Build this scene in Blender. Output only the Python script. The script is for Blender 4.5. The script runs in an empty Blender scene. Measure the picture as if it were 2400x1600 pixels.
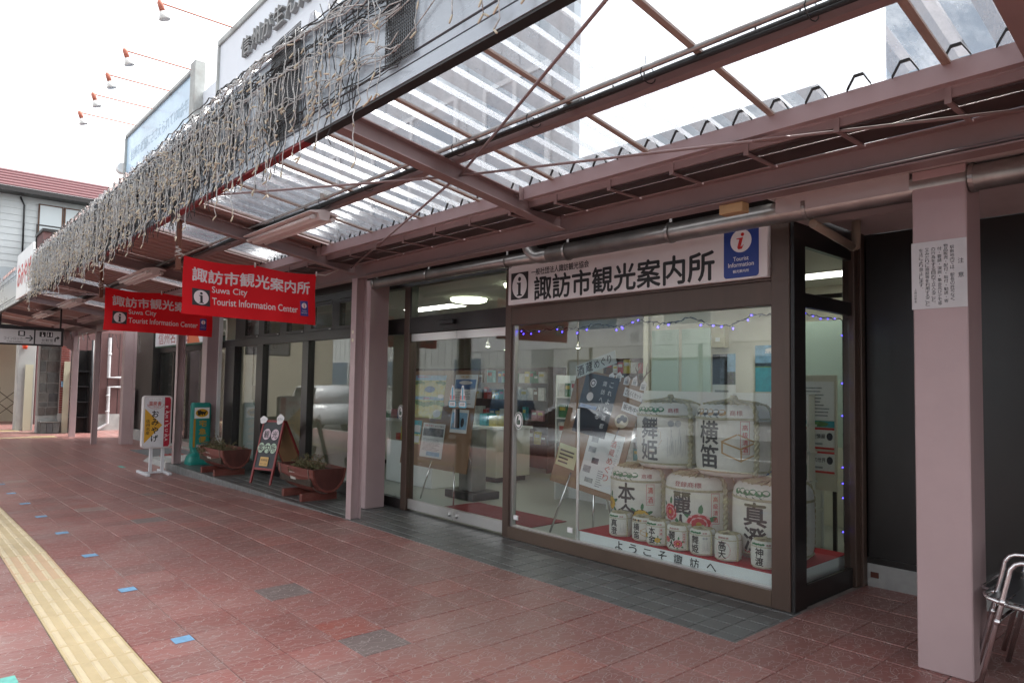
import bpy, bmesh, math, random
from mathutils import Vector, Matrix

random.seed(7)
R = math.radians
scene = bpy.context.scene

# ---------------------------------------------------------------- camera, sky, sun, exposure
def set_camera():
    yaw, pit, rol = R(-48.2183), R(2.9225), R(-0.97266)
    cy, sy, cp, sp = math.cos(yaw), math.sin(yaw), math.cos(pit), math.sin(pit)
    fwd = Vector((sy * cp, cy * cp, sp)); rgt = Vector((cy, -sy, 0)); dwn = -rgt.cross(fwd)
    c, s = math.cos(rol), math.sin(rol)
    r2 = rgt * c + dwn * s; d2 = dwn * c - rgt * s
    m = Matrix(((r2.x, -d2.x, -fwd.x, .0772), (r2.y, -d2.y, -fwd.y, -.0437), (r2.z, -d2.z, -fwd.z, 1.4782), (0, 0, 0, 1)))
    cd = bpy.data.cameras.new('camera'); cd.sensor_width = 36; cd.lens = 24.466
    cd.shift_y = .0078; cd.clip_start = .05; cd.clip_end = 600
    o = bpy.data.objects.new('camera', cd); scene.collection.objects.link(o)
    o.matrix_world = m; scene.camera = o
set_camera()

SUN_EL, SUN_AZ = R(60), R(14)      # azimuth clockwise from +Y: the sun stands behind the office, which keeps the pavement in open shade
w = bpy.data.worlds.new('World'); scene.world = w; w.use_nodes = True
nt = w.node_tree; nt.nodes.clear()
sky = nt.nodes.new('ShaderNodeTexSky'); sky.sky_type = 'NISHITA'; sky.sun_disc = False
sky.sun_elevation = SUN_EL; sky.sun_rotation = SUN_AZ
sky.air_density = 1.0; sky.dust_density = 6.0; sky.ozone_density = 1.0; sky.altitude = 700
hsv = nt.nodes.new('ShaderNodeHueSaturation'); hsv.inputs['Saturation'].default_value = .10
bg = nt.nodes.new('ShaderNodeBackground'); bg.inputs['Strength'].default_value = .15
wo = nt.nodes.new('ShaderNodeOutputWorld')
nt.links.new(sky.outputs[0], hsv.inputs['Color']); nt.links.new(hsv.outputs[0], bg.inputs[0]); nt.links.new(bg.outputs[0], wo.inputs[0])
sl = bpy.data.lights.new('sun', 'SUN'); sl.energy = 1.2; sl.angle = R(16); sl.color = (1, .96, .9)
so = bpy.data.objects.new('sun', sl); scene.collection.objects.link(so)
_d = Vector((math.sin(SUN_AZ) * math.cos(SUN_EL), math.cos(SUN_AZ) * math.cos(SUN_EL), math.sin(SUN_EL)))
so.rotation_euler = _d.to_track_quat('Z', 'Y').to_euler(); so.location = _d * 60
vs = scene.view_settings; vs.view_transform = 'Standard'; vs.look = 'None'; vs.exposure = 1.9; vs.gamma = 1; vs.use_curve_mapping = False
cy_ = scene.cycles
cy_.use_denoising = True; cy_.max_bounces = 8; cy_.transparent_max_bounces = 24; cy_.diffuse_bounces = 4; cy_.glossy_bounces = 4
cy_.transmission_bounces = 4; cy_.caustics_reflective = False; cy_.caustics_refractive = False; cy_.sample_clamp_indirect = 6

# ---------------------------------------------------------------- materials
MATS = {}
def mat(name, col=(.5, .5, .5), rough=.5, metal=0, var=0, vscale=6, vcol=None, bump=0, bscale=60, spec=.5, stretch=None, rvar=0, emit=0, coat=0, dirt=0, dirtcol=(.1, .08, .06), dscale=2):
    if name in MATS: return MATS[name]
    m = bpy.data.materials.new(name); m.use_nodes = True; MATS[name] = m
    n = m.node_tree.nodes; l = m.node_tree.links; b = n['Principled BSDF']
    b.inputs['Base Color'].default_value = (*col, 1); b.inputs['Roughness'].default_value = rough; b.inputs['Metallic'].default_value = metal
    b.inputs['Specular IOR Level'].default_value = spec; b.inputs['Coat Weight'].default_value = coat
    if emit:
        b.inputs['Emission Color'].default_value = (*col, 1); b.inputs['Emission Strength'].default_value = emit
    geo = None
    def coord():
        nonlocal geo
        if geo is None:
            g = n.new('ShaderNodeNewGeometry'); geo = g.outputs['Position']
            if stretch:
                mp = n.new('ShaderNodeMapping'); mp.inputs['Scale'].default_value = stretch; l.new(geo, mp.inputs[0]); geo = mp.outputs[0]
        return geo
    if var or vcol or dirt:
        t = n.new('ShaderNodeTexNoise'); t.inputs['Scale'].default_value = vscale; t.inputs['Detail'].default_value = 5; t.inputs['Roughness'].default_value = .65; l.new(coord(), t.inputs['Vector'])
        rp = n.new('ShaderNodeValToRGB'); rp.color_ramp.elements[0].position = .32; rp.color_ramp.elements[1].position = .68
        a = vcol or tuple(c * (1 - var) for c in col); z = col if vcol else tuple(min(1, c * (1 + var)) for c in col)
        rp.color_ramp.elements[0].color = (*a, 1); rp.color_ramp.elements[1].color = (*z, 1)
        l.new(t.outputs['Fac'], rp.inputs[0]); out = rp.outputs[0]
        if dirt:
            t2 = n.new('ShaderNodeTexNoise'); t2.inputs['Scale'].default_value = dscale; t2.inputs['Detail'].default_value = 8; t2.inputs['Roughness'].default_value = .7; l.new(coord(), t2.inputs['Vector'])
            r2 = n.new('ShaderNodeValToRGB'); r2.color_ramp.elements[0].position = .5; r2.color_ramp.elements[1].position = .75
            r2.color_ramp.elements[1].color = (dirt, dirt, dirt, 1)
            mx = n.new('ShaderNodeMixRGB'); mx.inputs[2].default_value = (*dirtcol, 1)
            l.new(t2.outputs['Fac'], r2.inputs[0]); l.new(r2.outputs[0], mx.inputs[0]); l.new(out, mx.inputs[1]); out = mx.outputs[0]
        l.new(out, b.inputs['Base Color'])
        if emit: l.new(out, b.inputs['Emission Color'])
        if rvar:
            mr = n.new('ShaderNodeMapRange'); mr.inputs[3].default_value = rough - rvar; mr.inputs[4].default_value = rough + rvar
            l.new(t.outputs['Fac'], mr.inputs[0]); l.new(mr.outputs[0], b.inputs['Roughness'])
    if bump:
        t3 = n.new('ShaderNodeTexNoise'); t3.inputs['Scale'].default_value = bscale; t3.inputs['Detail'].default_value = 3; l.new(coord(), t3.inputs['Vector'])
        bp = n.new('ShaderNodeBump'); bp.inputs['Strength'].default_value = bump; bp.inputs['Distance'].default_value = .01
        l.new(t3.outputs['Fac'], bp.inputs['Height']); l.new(bp.outputs[0], b.inputs['Normal'])
    return m

def schlick(n, l, base, gain):
    lw = n.new('ShaderNodeLayerWeight'); lw.inputs[0].default_value = .5
    pw = n.new('ShaderNodeMath'); pw.operation = 'POWER'; pw.inputs[1].default_value = 5; l.new(lw.outputs['Facing'], pw.inputs[0])
    ma = n.new('ShaderNodeMath'); ma.operation = 'MULTIPLY_ADD'; ma.inputs[1].default_value = gain; ma.inputs[2].default_value = base; ma.use_clamp = True
    l.new(pw.outputs[0], ma.inputs[0]); return ma.outputs[0]

def glass_mat(name, tint=(.86, .93, .91), ior=1.5, gain=1.0, rough=0.0, base=.02):
    m = bpy.data.materials.new(name); m.use_nodes = True; MATS[name] = m
    n = m.node_tree.nodes; l = m.node_tree.links; n.clear()
    o = n.new('ShaderNodeOutputMaterial'); mx = n.new('ShaderNodeMixShader'); tr = n.new('ShaderNodeBsdfTransparent'); gl = n.new('ShaderNodeBsdfGlossy')
    tr.inputs[0].default_value = (*tint, 1); gl.inputs['Roughness'].default_value = rough
    l.new(schlick(n, l, base, gain), mx.inputs[0]); l.new(tr.outputs[0], mx.inputs[1]); l.new(gl.outputs[0], mx.inputs[2]); l.new(mx.outputs[0], o.inputs[0])
    return m

# ---------------------------------------------------------------- mesh builder
class MB:
    def __init__(s): s.v = []; s.f = []; s.mi = []; s.sm = []
    def add(s, vs, fs, mi=0, smooth=False):
        k = len(s.v); s.v += [tuple(v) for v in vs]; s.f += [tuple(i + k for i in f) for f in fs]; s.mi += [mi] * len(fs); s.sm += [smooth] * len(fs); return s
    def box(s, x0, x1, y0, y1, z0, z1, mi=0, bev=0):
        if x0 > x1: x0, x1 = x1, x0
        if y0 > y1: y0, y1 = y1, y0
        if z0 > z1: z0, z1 = z1, z0
        if bev:
            bm = bmesh.new(); bmesh.ops.create_cube(bm, size=1)
            for v in bm.verts: v.co = Vector((x0 + (v.co.x + .5) * (x1 - x0), y0 + (v.co.y + .5) * (y1 - y0), z0 + (v.co.z + .5) * (z1 - z0)))
            bmesh.ops.bevel(bm, geom=bm.edges[:], offset=bev, segments=1, affect='EDGES')
            s.bm(bm, mi); bm.free(); return s
        return s.add([(x0, y0, z0), (x1, y0, z0), (x1, y1, z0), (x0, y1, z0), (x0, y0, z1), (x1, y0, z1), (x1, y1, z1), (x0, y1, z1)],
                     [(0, 3, 2, 1), (4, 5, 6, 7), (0, 1, 5, 4), (1, 2, 6, 5), (2, 3, 7, 6), (3, 0, 4, 7)], mi)
    def bm(s, bm, mi=0, smooth=False):
        bm.verts.index_update(); return s.add([v.co[:] for v in bm.verts], [[v.index for v in f.verts] for f in bm.faces], mi, smooth)
    def obox(s, o, ux, uy, uz, mi=0):
        o, ux, uy, uz = map(Vector, (o, ux, uy, uz))
        return s.add([o, o + ux, o + ux + uy, o + uy, o + uz, o + ux + uz, o + ux + uy + uz, o + uy + uz],
                     [(0, 3, 2, 1), (4, 5, 6, 7), (0, 1, 5, 4), (1, 2, 6, 5), (2, 3, 7, 6), (3, 0, 4, 7)], mi)
    def prism(s, pts, d, mi=0):
        d = Vector(d); n = len(pts); a = [Vector(p) for p in pts]
        return s.add(a + [p + d for p in a], [tuple(range(n))[::-1], tuple(range(n, 2 * n))] + [(i, (i + 1) % n, n + (i + 1) % n, n + i) for i in range(n)], mi)
    def tube(s, pts, r, n=8, mi=0, cap=True, smooth=True):
        pts = [Vector(p) for p in pts]; rr = r if isinstance(r, (list, tuple)) else [r] * len(pts)
        vs = []; fs = []; up = None
        for i, p in enumerate(pts):
            t = (pts[min(i + 1, len(pts) - 1)] - pts[max(i - 1, 0)])
            if t.length < 1e-9: t = Vector((0, 0, 1))
            t.normalize()
            if up is None: up = Vector((0, 0, 1)) if abs(t.z) < .9 else Vector((1, 0, 0))
            a = t.cross(up)
            if a.length < 1e-4: a = t.cross(Vector((0, 1, 0)) if abs(t.y) < .9 else Vector((1, 0, 0)))
            a.normalize(); b = a.cross(t).normalized(); up = b
            for k in range(n):
                an = 2 * math.pi * k / n; vs.append(p + (a * math.cos(an) + b * math.sin(an)) * rr[i])
        for i in range(len(pts) - 1):
            for k in range(n):
                fs.append((i * n + k, i * n + (k + 1) % n, (i + 1) * n + (k + 1) % n, (i + 1) * n + k))
        s.add(vs, fs, mi, smooth)
        if cap:
            k0 = len(s.v) - len(vs); s.f += [tuple(k0 + k for k in range(n))[::-1], tuple(k0 + (len(pts) - 1) * n + k for k in range(n))]; s.mi += [mi, mi]; s.sm += [False, False]
        return s
    def lathe(s, prof, c=(0, 0, 0), n=24, mi=0, smooth=True):
        c = Vector(c); vs = []; fs = []; m = len(prof)
        for k in range(n):
            a = 2 * math.pi * k / n
            for r, z in prof: vs.append(c + Vector((r * math.cos(a), r * math.sin(a), z)))
        for k in range(n):
            for i in range(m - 1):
                fs.append((k * m + i, ((k + 1) % n) * m + i, ((k + 1) % n) * m + i + 1, k * m + i + 1))
        return s.add(vs, fs, mi, smooth)
    def poly(s, pts, mi=0): return s.add(pts, [tuple(range(len(pts)))], mi)
    def xf(s, m):
        s.v = [tuple(m @ Vector(v)) for v in s.v]; return s
    def join(s, o, mi=None):
        k = len(s.v); s.v += o.v; s.f += [tuple(i + k for i in f) for f in o.f]; s.mi += (o.mi if mi is None else [mi] * len(o.f)); s.sm += o.sm; return s

MW = {}
def tag(o, label=None, cat=None, group=None, kind=None):
    if label: o['label'] = label
    if cat: o['category'] = cat
    if group: o['group'] = group
    if kind: o['kind'] = kind
    return o
def mesh_of(name, mb, mats):
    me = bpy.data.meshes.new(name); me.from_pydata(mb.v, [], mb.f)
    if not isinstance(mats, (list, tuple)): mats = [mats]
    for m in mats: me.materials.append(m)
    me.polygons.foreach_set('material_index', mb.mi); me.polygons.foreach_set('use_smooth', mb.sm); me.update(); return me
def build(name, mb, mats, parent=None, local=False, label=None, cat=None, group=None, kind=None):
    """links the collected shapes as ONE mesh object; vertices are world positions unless local"""
    if parent is not None and not local:
        mb.xf(MW[parent.name].inverted())
    o = bpy.data.objects.new(name, mesh_of(name, mb, mats)); scene.collection.objects.link(o)
    o.parent = parent; MW[o.name] = MW[parent.name] if parent is not None else Matrix()
    return tag(o, label, cat, group, kind)
def thing(name, label, cat, loc=(0, 0, 0), rz=0, group=None, kind=None):
    o = bpy.data.objects.new(name, None); scene.collection.objects.link(o); o.empty_display_size = .1
    o.location = loc; o.rotation_euler = (0, 0, rz); MW[o.name] = Matrix.Translation(loc) @ Matrix.Rotation(rz, 4, 'Z')
    return tag(o, label, cat, group, kind)
def place(name, me, parent, loc=(0, 0, 0), rot=(0, 0, 0), scale=None):
    o = bpy.data.objects.new(name, me); scene.collection.objects.link(o); o.parent = parent; o.location = loc; o.rotation_euler = rot
    if scale: o.scale = scale
    MW[o.name] = (MW[parent.name] if parent is not None else Matrix()) @ Matrix.Translation(loc); return o

_tc = {}
def glyphs(body, bold=0.0, shear=0, spacing=1.0, line=1.0, align='LEFT', res=3):
    key = (body, bold, shear, spacing, line, align)
    if key not in _tc:
        c = bpy.data.curves.new('t', 'FONT'); c.body = body; c.size = 1; c.offset = bold; c.shear = shear; c.space_character = spacing; c.space_line = line; c.align_x = align; c.resolution_u = res
        o = bpy.data.objects.new('t', c); me = bpy.data.meshes.new_from_object(o)
        v = [tuple(x.co[:2]) for x in me.vertices]; f = [tuple(p.vertices) for p in me.polygons]
        bpy.data.objects.remove(o); bpy.data.curves.remove(c); bpy.data.meshes.remove(me)
        x0 = min(a for a, b in v); x1 = max(a for a, b in v); y0 = min(b for a, b in v); y1 = max(b for a, b in v)
        _tc[key] = ([((a - x0) / (x1 - x0), (b - y0) / (y1 - y0)) for a, b in v], f, (x1 - x0), (y1 - y0))
    return _tc[key]
def text(mb, body, o, ux, uy, w=None, h=None, mi=0, bold=0.0, off=0.0, center=False, **k):
    """writes body with its lower left corner (or centre) at o, ux along the line, uy up; w, h its extents in metres"""
    v, f, tw, th = glyphs(body, 0.0, **k)
    if w is None: w = h * tw / th
    if h is None: h = w * th / tw
    o, ux, uy = Vector(o), Vector(ux).normalized(), Vector(uy).normalized(); n = ux.cross(uy)
    if center: o = o - ux * w / 2 - uy * h / 2
    bx, by = bold * w / tw * .8, bold * h / th * .8
    for i, (dx, dy) in enumerate(((0, 0),) + (((bx, 0), (-bx, 0), (0, by), (0, -by)) if bold > .006 else ())):
        mb.add([o + ux * (a * w + dx) + uy * (b * h + dy) + n * (off + .00025 * i) for a, b in v], f, mi)
    return mb
def vtext(mb, body, o, ux, uy, cw, ch, pitch=None, mi=0, bold=0.0, off=0.0):
    """vertical writing: o is the top centre of the column"""
    o, ux, uy = Vector(o), Vector(ux).normalized(), Vector(uy).normalized(); pitch = pitch or ch * 1.12
    for i, c in enumerate(body):
        if c in ' 　': continue
        p = o - uy * (pitch * i + ch / 2)
        if c == 'ー': text(mb, '|', p, ux, uy, w=cw * .12, h=ch * .8, mi=mi, bold=bold, off=off, center=True)
        elif c in '・、。': text(mb, c, p + (ux * cw * .3 + uy * ch * .3 if c in '、。' else Vector()), ux, uy, w=cw * .22, h=ch * .22, mi=mi, off=off, center=True)
        else:
            sm = .72 if c in 'っょゃゅ' else 1
            text(mb, c, p, ux, uy, w=cw * sm, h=ch * sm, mi=mi, bold=bold, off=off, center=True)
    return mb
def disc(mb, c, ux, uy, rx, ry=None, n=24, mi=0, off=0.0):
    ry = ry or rx; c, ux, uy = Vector(c), Vector(ux).normalized(), Vector(uy).normalized(); nn = ux.cross(uy)
    mb.add([c + ux * (rx * math.cos(2 * math.pi * i / n)) + uy * (ry * math.sin(2 * math.pi * i / n)) + nn * off for i in range(n)], [tuple(range(n))], mi); return mb
def rect(mb, o, ux, uy, w, h, mi=0, off=0.0, r=0):
    o, ux, uy = Vector(o), Vector(ux).normalized(), Vector(uy).normalized(); n = ux.cross(uy)
    if r:
        pts = []
        for cx, cy, a0 in ((w - r, h - r, 0), (r, h - r, 90), (r, r, 180), (w - r, r, 270)):
            for k in range(5): a = R(a0 + k * 22.5); pts.append((cx + r * math.cos(a), cy + r * math.sin(a)))
    else: pts = [(0, 0), (w, 0), (w, h), (0, h)]
    mb.add([o + ux * a + uy * b + n * off for a, b in pts], [tuple(range(len(pts)))], mi); return mb
def info_i(mb, c, ux, uy, hgt, mi=0, off=0.0):
    """the upright letter i of the information pictogram: dot, stem with foot and shoulder"""
    c, ux, uy = Vector(c), Vector(ux).normalized(), Vector(uy).normalized()
    disc(mb, c + uy * hgt * .38, ux, uy, hgt * .115, mi=mi, off=off, n=16)
    n = ux.cross(uy); P = [(-.2, -.5), (.2, -.5), (.2, -.44), (.1, -.42), (.1, .2), (-.2, .2), (-.2, .14), (-.1, .12), (-.1, -.42), (-.2, -.44)]
    mb.add([c + ux * (a * hgt) + uy * (b * hgt) + n * off for a, b in P], [(0, 1, 2, 3, 8, 9), (3, 4, 7, 8), (4, 5, 6, 7)], mi); return mb

X_, Y_, Z_ = Vector((1, 0, 0)), Vector((0, 1, 0)), Vector((0, 0, 1))
# ---------------------------------------------------------------- material library
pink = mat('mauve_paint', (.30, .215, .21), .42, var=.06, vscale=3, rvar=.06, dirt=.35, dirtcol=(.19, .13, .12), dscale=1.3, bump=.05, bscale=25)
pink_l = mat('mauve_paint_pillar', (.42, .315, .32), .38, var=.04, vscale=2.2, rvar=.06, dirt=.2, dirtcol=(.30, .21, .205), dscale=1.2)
bronze = mat('bronze_aluminium', (.085, .055, .042), .36, metal=.35, var=.15, vscale=4, stretch=(1, 1, .15), rvar=.08, spec=.6)
bronze_d = mat('dark_aluminium', (.018, .016, .016), .32, metal=.2, var=.2, vscale=5, rvar=.06)
black = mat('black_print', (.012, .012, .013), .5)
blackg = mat('black_plastic', (.015, .015, .017), .35, var=.2)
white = mat('white_print', (.80, .79, .79), .5)
whitep = mat('white_panel', (.78, .80, .80), .35, var=.03, vscale=3)
steel = mat('brushed_steel', (.62, .61, .60), .30, metal=.9, var=.03, vscale=3, rvar=.05)
alu = mat('polished_tube', (.74, .73, .74), .2, metal=1, var=.03, vscale=20, rvar=.05)
galv = mat('galvanised_pipe', (.40, .385, .37), .34, metal=.85, var=.12, vscale=7, rvar=.08, dirt=.5, dirtcol=(.16, .12, .10), dscale=3, bump=.04, bscale=20)
rubber = mat('rubber', (.02, .02, .02), .7)
red_p = mat('red_print', (.55, .02, .02), .5)
blue_p = mat('blue_print', (.02, .05, .26), .4)
concrete = mat('concrete', (.34, .34, .33), .85, var=.2, vscale=3, bump=.3, bscale=40, dirt=.5, dirtcol=(.16, .15, .13), dscale=2.5)
conduit_m = mat('grey_conduit', (.20, .20, .19), .45, var=.15, vscale=5)
dark_wall = mat('dark_brown_cladding', (.020, .018, .017), .33, var=.2, vscale=1.5, rvar=.05, bump=.02, bscale=8)
cork = mat('brown_board', (.27, .16, .09), .75, var=.08, vscale=40)
wood_d = mat('dark_wood', (.10, .045, .025), .55, var=.3, vscale=6, stretch=(1, 1, .12))
wood_l = mat('pale_wood', (.50, .34, .17), .6, var=.15, vscale=9, stretch=(.15, 1, 1))
cream = mat('cream_wall', (.62, .60, .50), .8, var=.04, vscale=2)
paper = mat('paper', (.74, .76, .76), .7, var=.02)
lamp_on = mat('lit_diffuser', (1.0, .98, .90), .5, emit=2.2)
lamp_warm = mat('lit_round_lamp', (.95, 1.0, .72), .5, emit=1.7)
led_blue = mat('blue_led', (.05, .03, 1.0), .4, emit=6)
pane = glass_mat('window_glass', tint=(.945, .972, .965), gain=.9, base=.06)
pane_side = glass_mat('side_glass', tint=(.90, .93, .92), gain=.8, base=.05)
pane_dim = glass_mat('dark_glass', tint=(.35, .40, .40), gain=.9, base=.06)

def roof_sheet_mat(name='clear_polycarbonate', lo=.12, hi=.75, dcol=(.50, .53, .57), tcol=(.40, .44, .48), p0=.46):
    m = bpy.data.materials.new(name); m.use_nodes = True
    n = m.node_tree.nodes; l = m.node_tree.links; n.clear()
    o = n.new('ShaderNodeOutputMaterial'); tr = n.new('ShaderNodeBsdfTransparent'); tr.inputs[0].default_value = (.74, .77, .81, 1)
    df = n.new('ShaderNodeBsdfDiffuse'); df.inputs[0].default_value = (*dcol, 1)
    tl = n.new('ShaderNodeBsdfTranslucent'); tl.inputs[0].default_value = (*tcol, 1)
    gl = n.new('ShaderNodeBsdfGlossy'); gl.inputs['Roughness'].default_value = .12
    a = n.new('ShaderNodeMixShader'); a.inputs[0].default_value = .6; l.new(df.outputs[0], a.inputs[1]); l.new(tl.outputs[0], a.inputs[2])
    g = n.new('ShaderNodeNewGeometry'); t = n.new('ShaderNodeTexNoise'); t.inputs['Scale'].default_value = 2.2; t.inputs['Detail'].default_value = 9; t.inputs['Roughness'].default_value = .72
    mp = n.new('ShaderNodeMapping'); mp.inputs['Scale'].default_value = (2.4, 1.0, 1); l.new(g.outputs['Position'], mp.inputs[0]); l.new(mp.outputs[0], t.inputs['Vector'])
    r = n.new('ShaderNodeValToRGB'); r.color_ramp.elements[0].position = p0; r.color_ramp.elements[0].color = (lo, lo, lo, 1); r.color_ramp.elements[1].position = .72; r.color_ramp.elements[1].color = (hi, hi, hi, 1)
    l.new(t.outputs['Fac'], r.inputs[0])
    b = n.new('ShaderNodeMixShader'); l.new(r.outputs[0], b.inputs[0]); l.new(tr.outputs[0], b.inputs[1]); l.new(a.outputs[0], b.inputs[2])
    sch = schlick(n, l, .04, .8)
    c = n.new('ShaderNodeMixShader'); l.new(sch, c.inputs[0]); l.new(b.outputs[0], c.inputs[1]); l.new(gl.outputs[0], c.inputs[2])
    l.new(c.outputs[0], o.inputs[0]); return m
poly_clear = roof_sheet_mat()
poly_rib = roof_sheet_mat('ribbed_polycarbonate', .30, .75, (.40, .38, .38), (.36, .35, .36), .36)  # greyish pink stands for dirt and for reflected pink put into the colour
poly_metal = mat('painted_roof_sheet', (.36, .235, .215), .5, var=.1, vscale=2, dirt=.5, dirtcol=(.22, .13, .10), dscale=2, stretch=(1.6, .3, 1))

def tile_mat(name, c0, c1, crackle, rough, special=True, dirtc=(.30, .24, .22)):
    """glazed paving tile: tint attribute picks the shade, the moulded crackle runs in tile coordinates"""
    m = bpy.data.materials.new(name); m.use_nodes = True; n = m.node_tree.nodes; l = m.node_tree.links; b = n['Principled BSDF']
    at = n.new('ShaderNodeAttribute'); at.attribute_name = 'tint'
    rp = n.new('ShaderNodeValToRGB'); e = rp.color_ramp.elements
    e[0].position = 0; e[0].color = (*c0, 1); e[1].position = .8; e[1].color = (*c1, 1)
    if special:
        x = e.new(.86); x.color = (.30, .085, .066, 1); x = e.new(.93); x.color = (.165, .125, .12, 1); x = e.new(1.0); x.color = (.29, .19, .17, 1); rp.color_ramp.interpolation = 'LINEAR'
    l.new(at.outputs['Fac'], rp.inputs[0]); col = rp.outputs[0]
    g = n.new('ShaderNodeNewGeometry')
    d = n.new('ShaderNodeTexNoise'); d.inputs['Scale'].default_value = 1.3; d.inputs['Detail'].default_value = 7; d.inputs['Roughness'].default_value = .7; l.new(g.outputs['Position'], d.inputs['Vector'])
    dr = n.new('ShaderNodeValToRGB'); dr.color_ramp.elements[0].position = .42; dr.color_ramp.elements[1].position = .78; dr.color_ramp.elements[1].color = (.55, .55, .55, 1); l.new(d.outputs['Fac'], dr.inputs[0])
    mx = n.new('ShaderNodeMixRGB'); mx.inputs[2].default_value = (*dirtc, 1); l.new(dr.outputs[0], mx.inputs[0]); l.new(col, mx.inputs[1]); col = mx.outputs[0]
    mr = n.new('ShaderNodeMapRange'); mr.inputs[3].default_value = rough - .1; mr.inputs[4].default_value = rough + .12; l.new(d.outputs['Fac'], mr.inputs[0]); l.new(mr.outputs[0], b.inputs['Roughness'])
    if crackle:
        uv = n.new('ShaderNodeUVMap'); mp = n.new('ShaderNodeMapping'); mp.inputs['Scale'].default_value = (1.35, .8, 1); mp.inputs['Rotation'].default_value = (0, 0, R(28)); l.new(uv.outputs[0], mp.inputs[0])
        nz = n.new('ShaderNodeTexNoise'); nz.inputs['Scale'].default_value = 7; nz.inputs['Detail'].default_value = 1; l.new(mp.outputs[0], nz.inputs['Vector'])
        ad = n.new('ShaderNodeMixRGB'); ad.blend_type = 'ADD'; ad.inputs[0].default_value = .07; l.new(mp.outputs[0], ad.inputs[1]); l.new(nz.outputs['Color'], ad.inputs[2])
        vo = n.new('ShaderNodeTexVoronoi'); vo.feature = 'DISTANCE_TO_EDGE'; vo.inputs['Scale'].default_value = 6.5; l.new(ad.outputs[0], vo.inputs['Vector'])
        ln = n.new('ShaderNodeMapRange'); ln.inputs[1].default_value = .020; ln.inputs[2].default_value = .048; ln.inputs[3].default_value = 1; ln.inputs[4].default_value = 0; l.new(vo.outputs['Distance'], ln.inputs[0])
        nb = n.new('ShaderNodeTexNoise'); nb.inputs['Scale'].default_value = 4.2; nb.inputs['Detail'].default_value = 0; l.new(mp.outputs[0], nb.inputs['Vector'])
        br = n.new('ShaderNodeMapRange'); br.inputs[1].default_value = .38; br.inputs[2].default_value = .43; l.new(nb.outputs['Fac'], br.inputs[0])
        mu = n.new('ShaderNodeMath'); mu.operation = 'MULTIPLY'; l.new(ln.outputs[0], mu.inputs[0]); l.new(br.outputs[0], mu.inputs[1])
        m2 = n.new('ShaderNodeMixRGB'); m2.inputs[2].default_value = (.50, .43, .40, 1)
        k = n.new('ShaderNodeMath'); k.operation = 'MULTIPLY'; k.inputs[1].default_value = .5; l.new(mu.outputs[0], k.inputs[0])
        l.new(k.outputs[0], m2.inputs[0]); l.new(col, m2.inputs[1]); col = m2.outputs[0]
        bp = n.new('ShaderNodeBump'); bp.invert = True; bp.inputs['Strength'].default_value = .75; bp.inputs['Distance'].default_value = .006; l.new(mu.outputs[0], bp.inputs['Height']); l.new(bp.outputs[0], b.inputs['Normal'])
    else:
        nz = n.new('ShaderNodeTexNoise'); nz.inputs['Scale'].default_value = 45; nz.inputs['Detail'].default_value = 3; l.new(g.outputs['Position'], nz.inputs['Vector'])
        bp = n.new('ShaderNodeBump'); bp.inputs['Strength'].default_value = .12; bp.inputs['Distance'].default_value = .004; l.new(nz.outputs['Fac'], bp.inputs['Height']); l.new(bp.outputs[0], b.inputs['Normal'])
    l.new(col, b.inputs['Base Color']); return m
red_tile = tile_mat('red_paving_tile', (.215, .085, .075), (.305, .122, .108), True, .36)
grey_tile = tile_mat('grey_step_tile', (.060, .063, .064), (.105, .108, .107), False, .34, special=False, dirtc=(.13, .13, .125))
# ---------------------------------------------------------------- the setting: ground, pavement, step, road
def gz(x):
    if x >= -7: return 0.0
    if x >= -12.5: return -.13 * (-7 - x) / 5.5
    return -.13 - .02 * min(1, (-12.5 - x) / 8)
_ci = scene.camera.matrix_world.inverted()
def pix(p):
    q = _ci @ Vector(p); d = -q.z
    return (24.466 / 36 * q.x / d + .5, d) if d > .2 else (9, d)
def seen(p, m=.03):
    q = _ci @ Vector(p); d = -q.z
    if d < .3: return False
    u = 24.466 / 36 * q.x / d; v = 24.466 / 36 * q.y / d - .0078
    return abs(u) < .5 + m and abs(v) < .3335 + m

g = MB().add([(-300, -300, -.45), (300, -300, -.45), (300, 300, -.45), (-300, 300, -.45)], [(0, 1, 2, 3)])
build('ground', g, mat('earth', (.12, .115, .11), .9, var=.2, vscale=.5), kind='structure')
P1 = -2.13; TP = .309; TX0, TY0 = -4.235, 1.948
KERB = -2.07
def ymax(x): return 5.64 if (x > -2.13 or x < -13.42) else 3.712

xs = [-40, -20, -16, -12.5, -11, -9.5, -8, -7, 6]
b = MB()
for a, c in zip(xs, xs[1:]):
    b.add([(a, KERB, gz(a) - .006), (c, KERB, gz(c) - .006), (c, 7.0, gz(c) - .006), (a, 7.0, gz(a) - .006)], [(0, 1, 2, 3)])
mortar = mat('paving_mortar', (.30, .265, .25), .85, var=.25, vscale=9)
pav = build('pavement', b, mortar, kind='structure')

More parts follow.
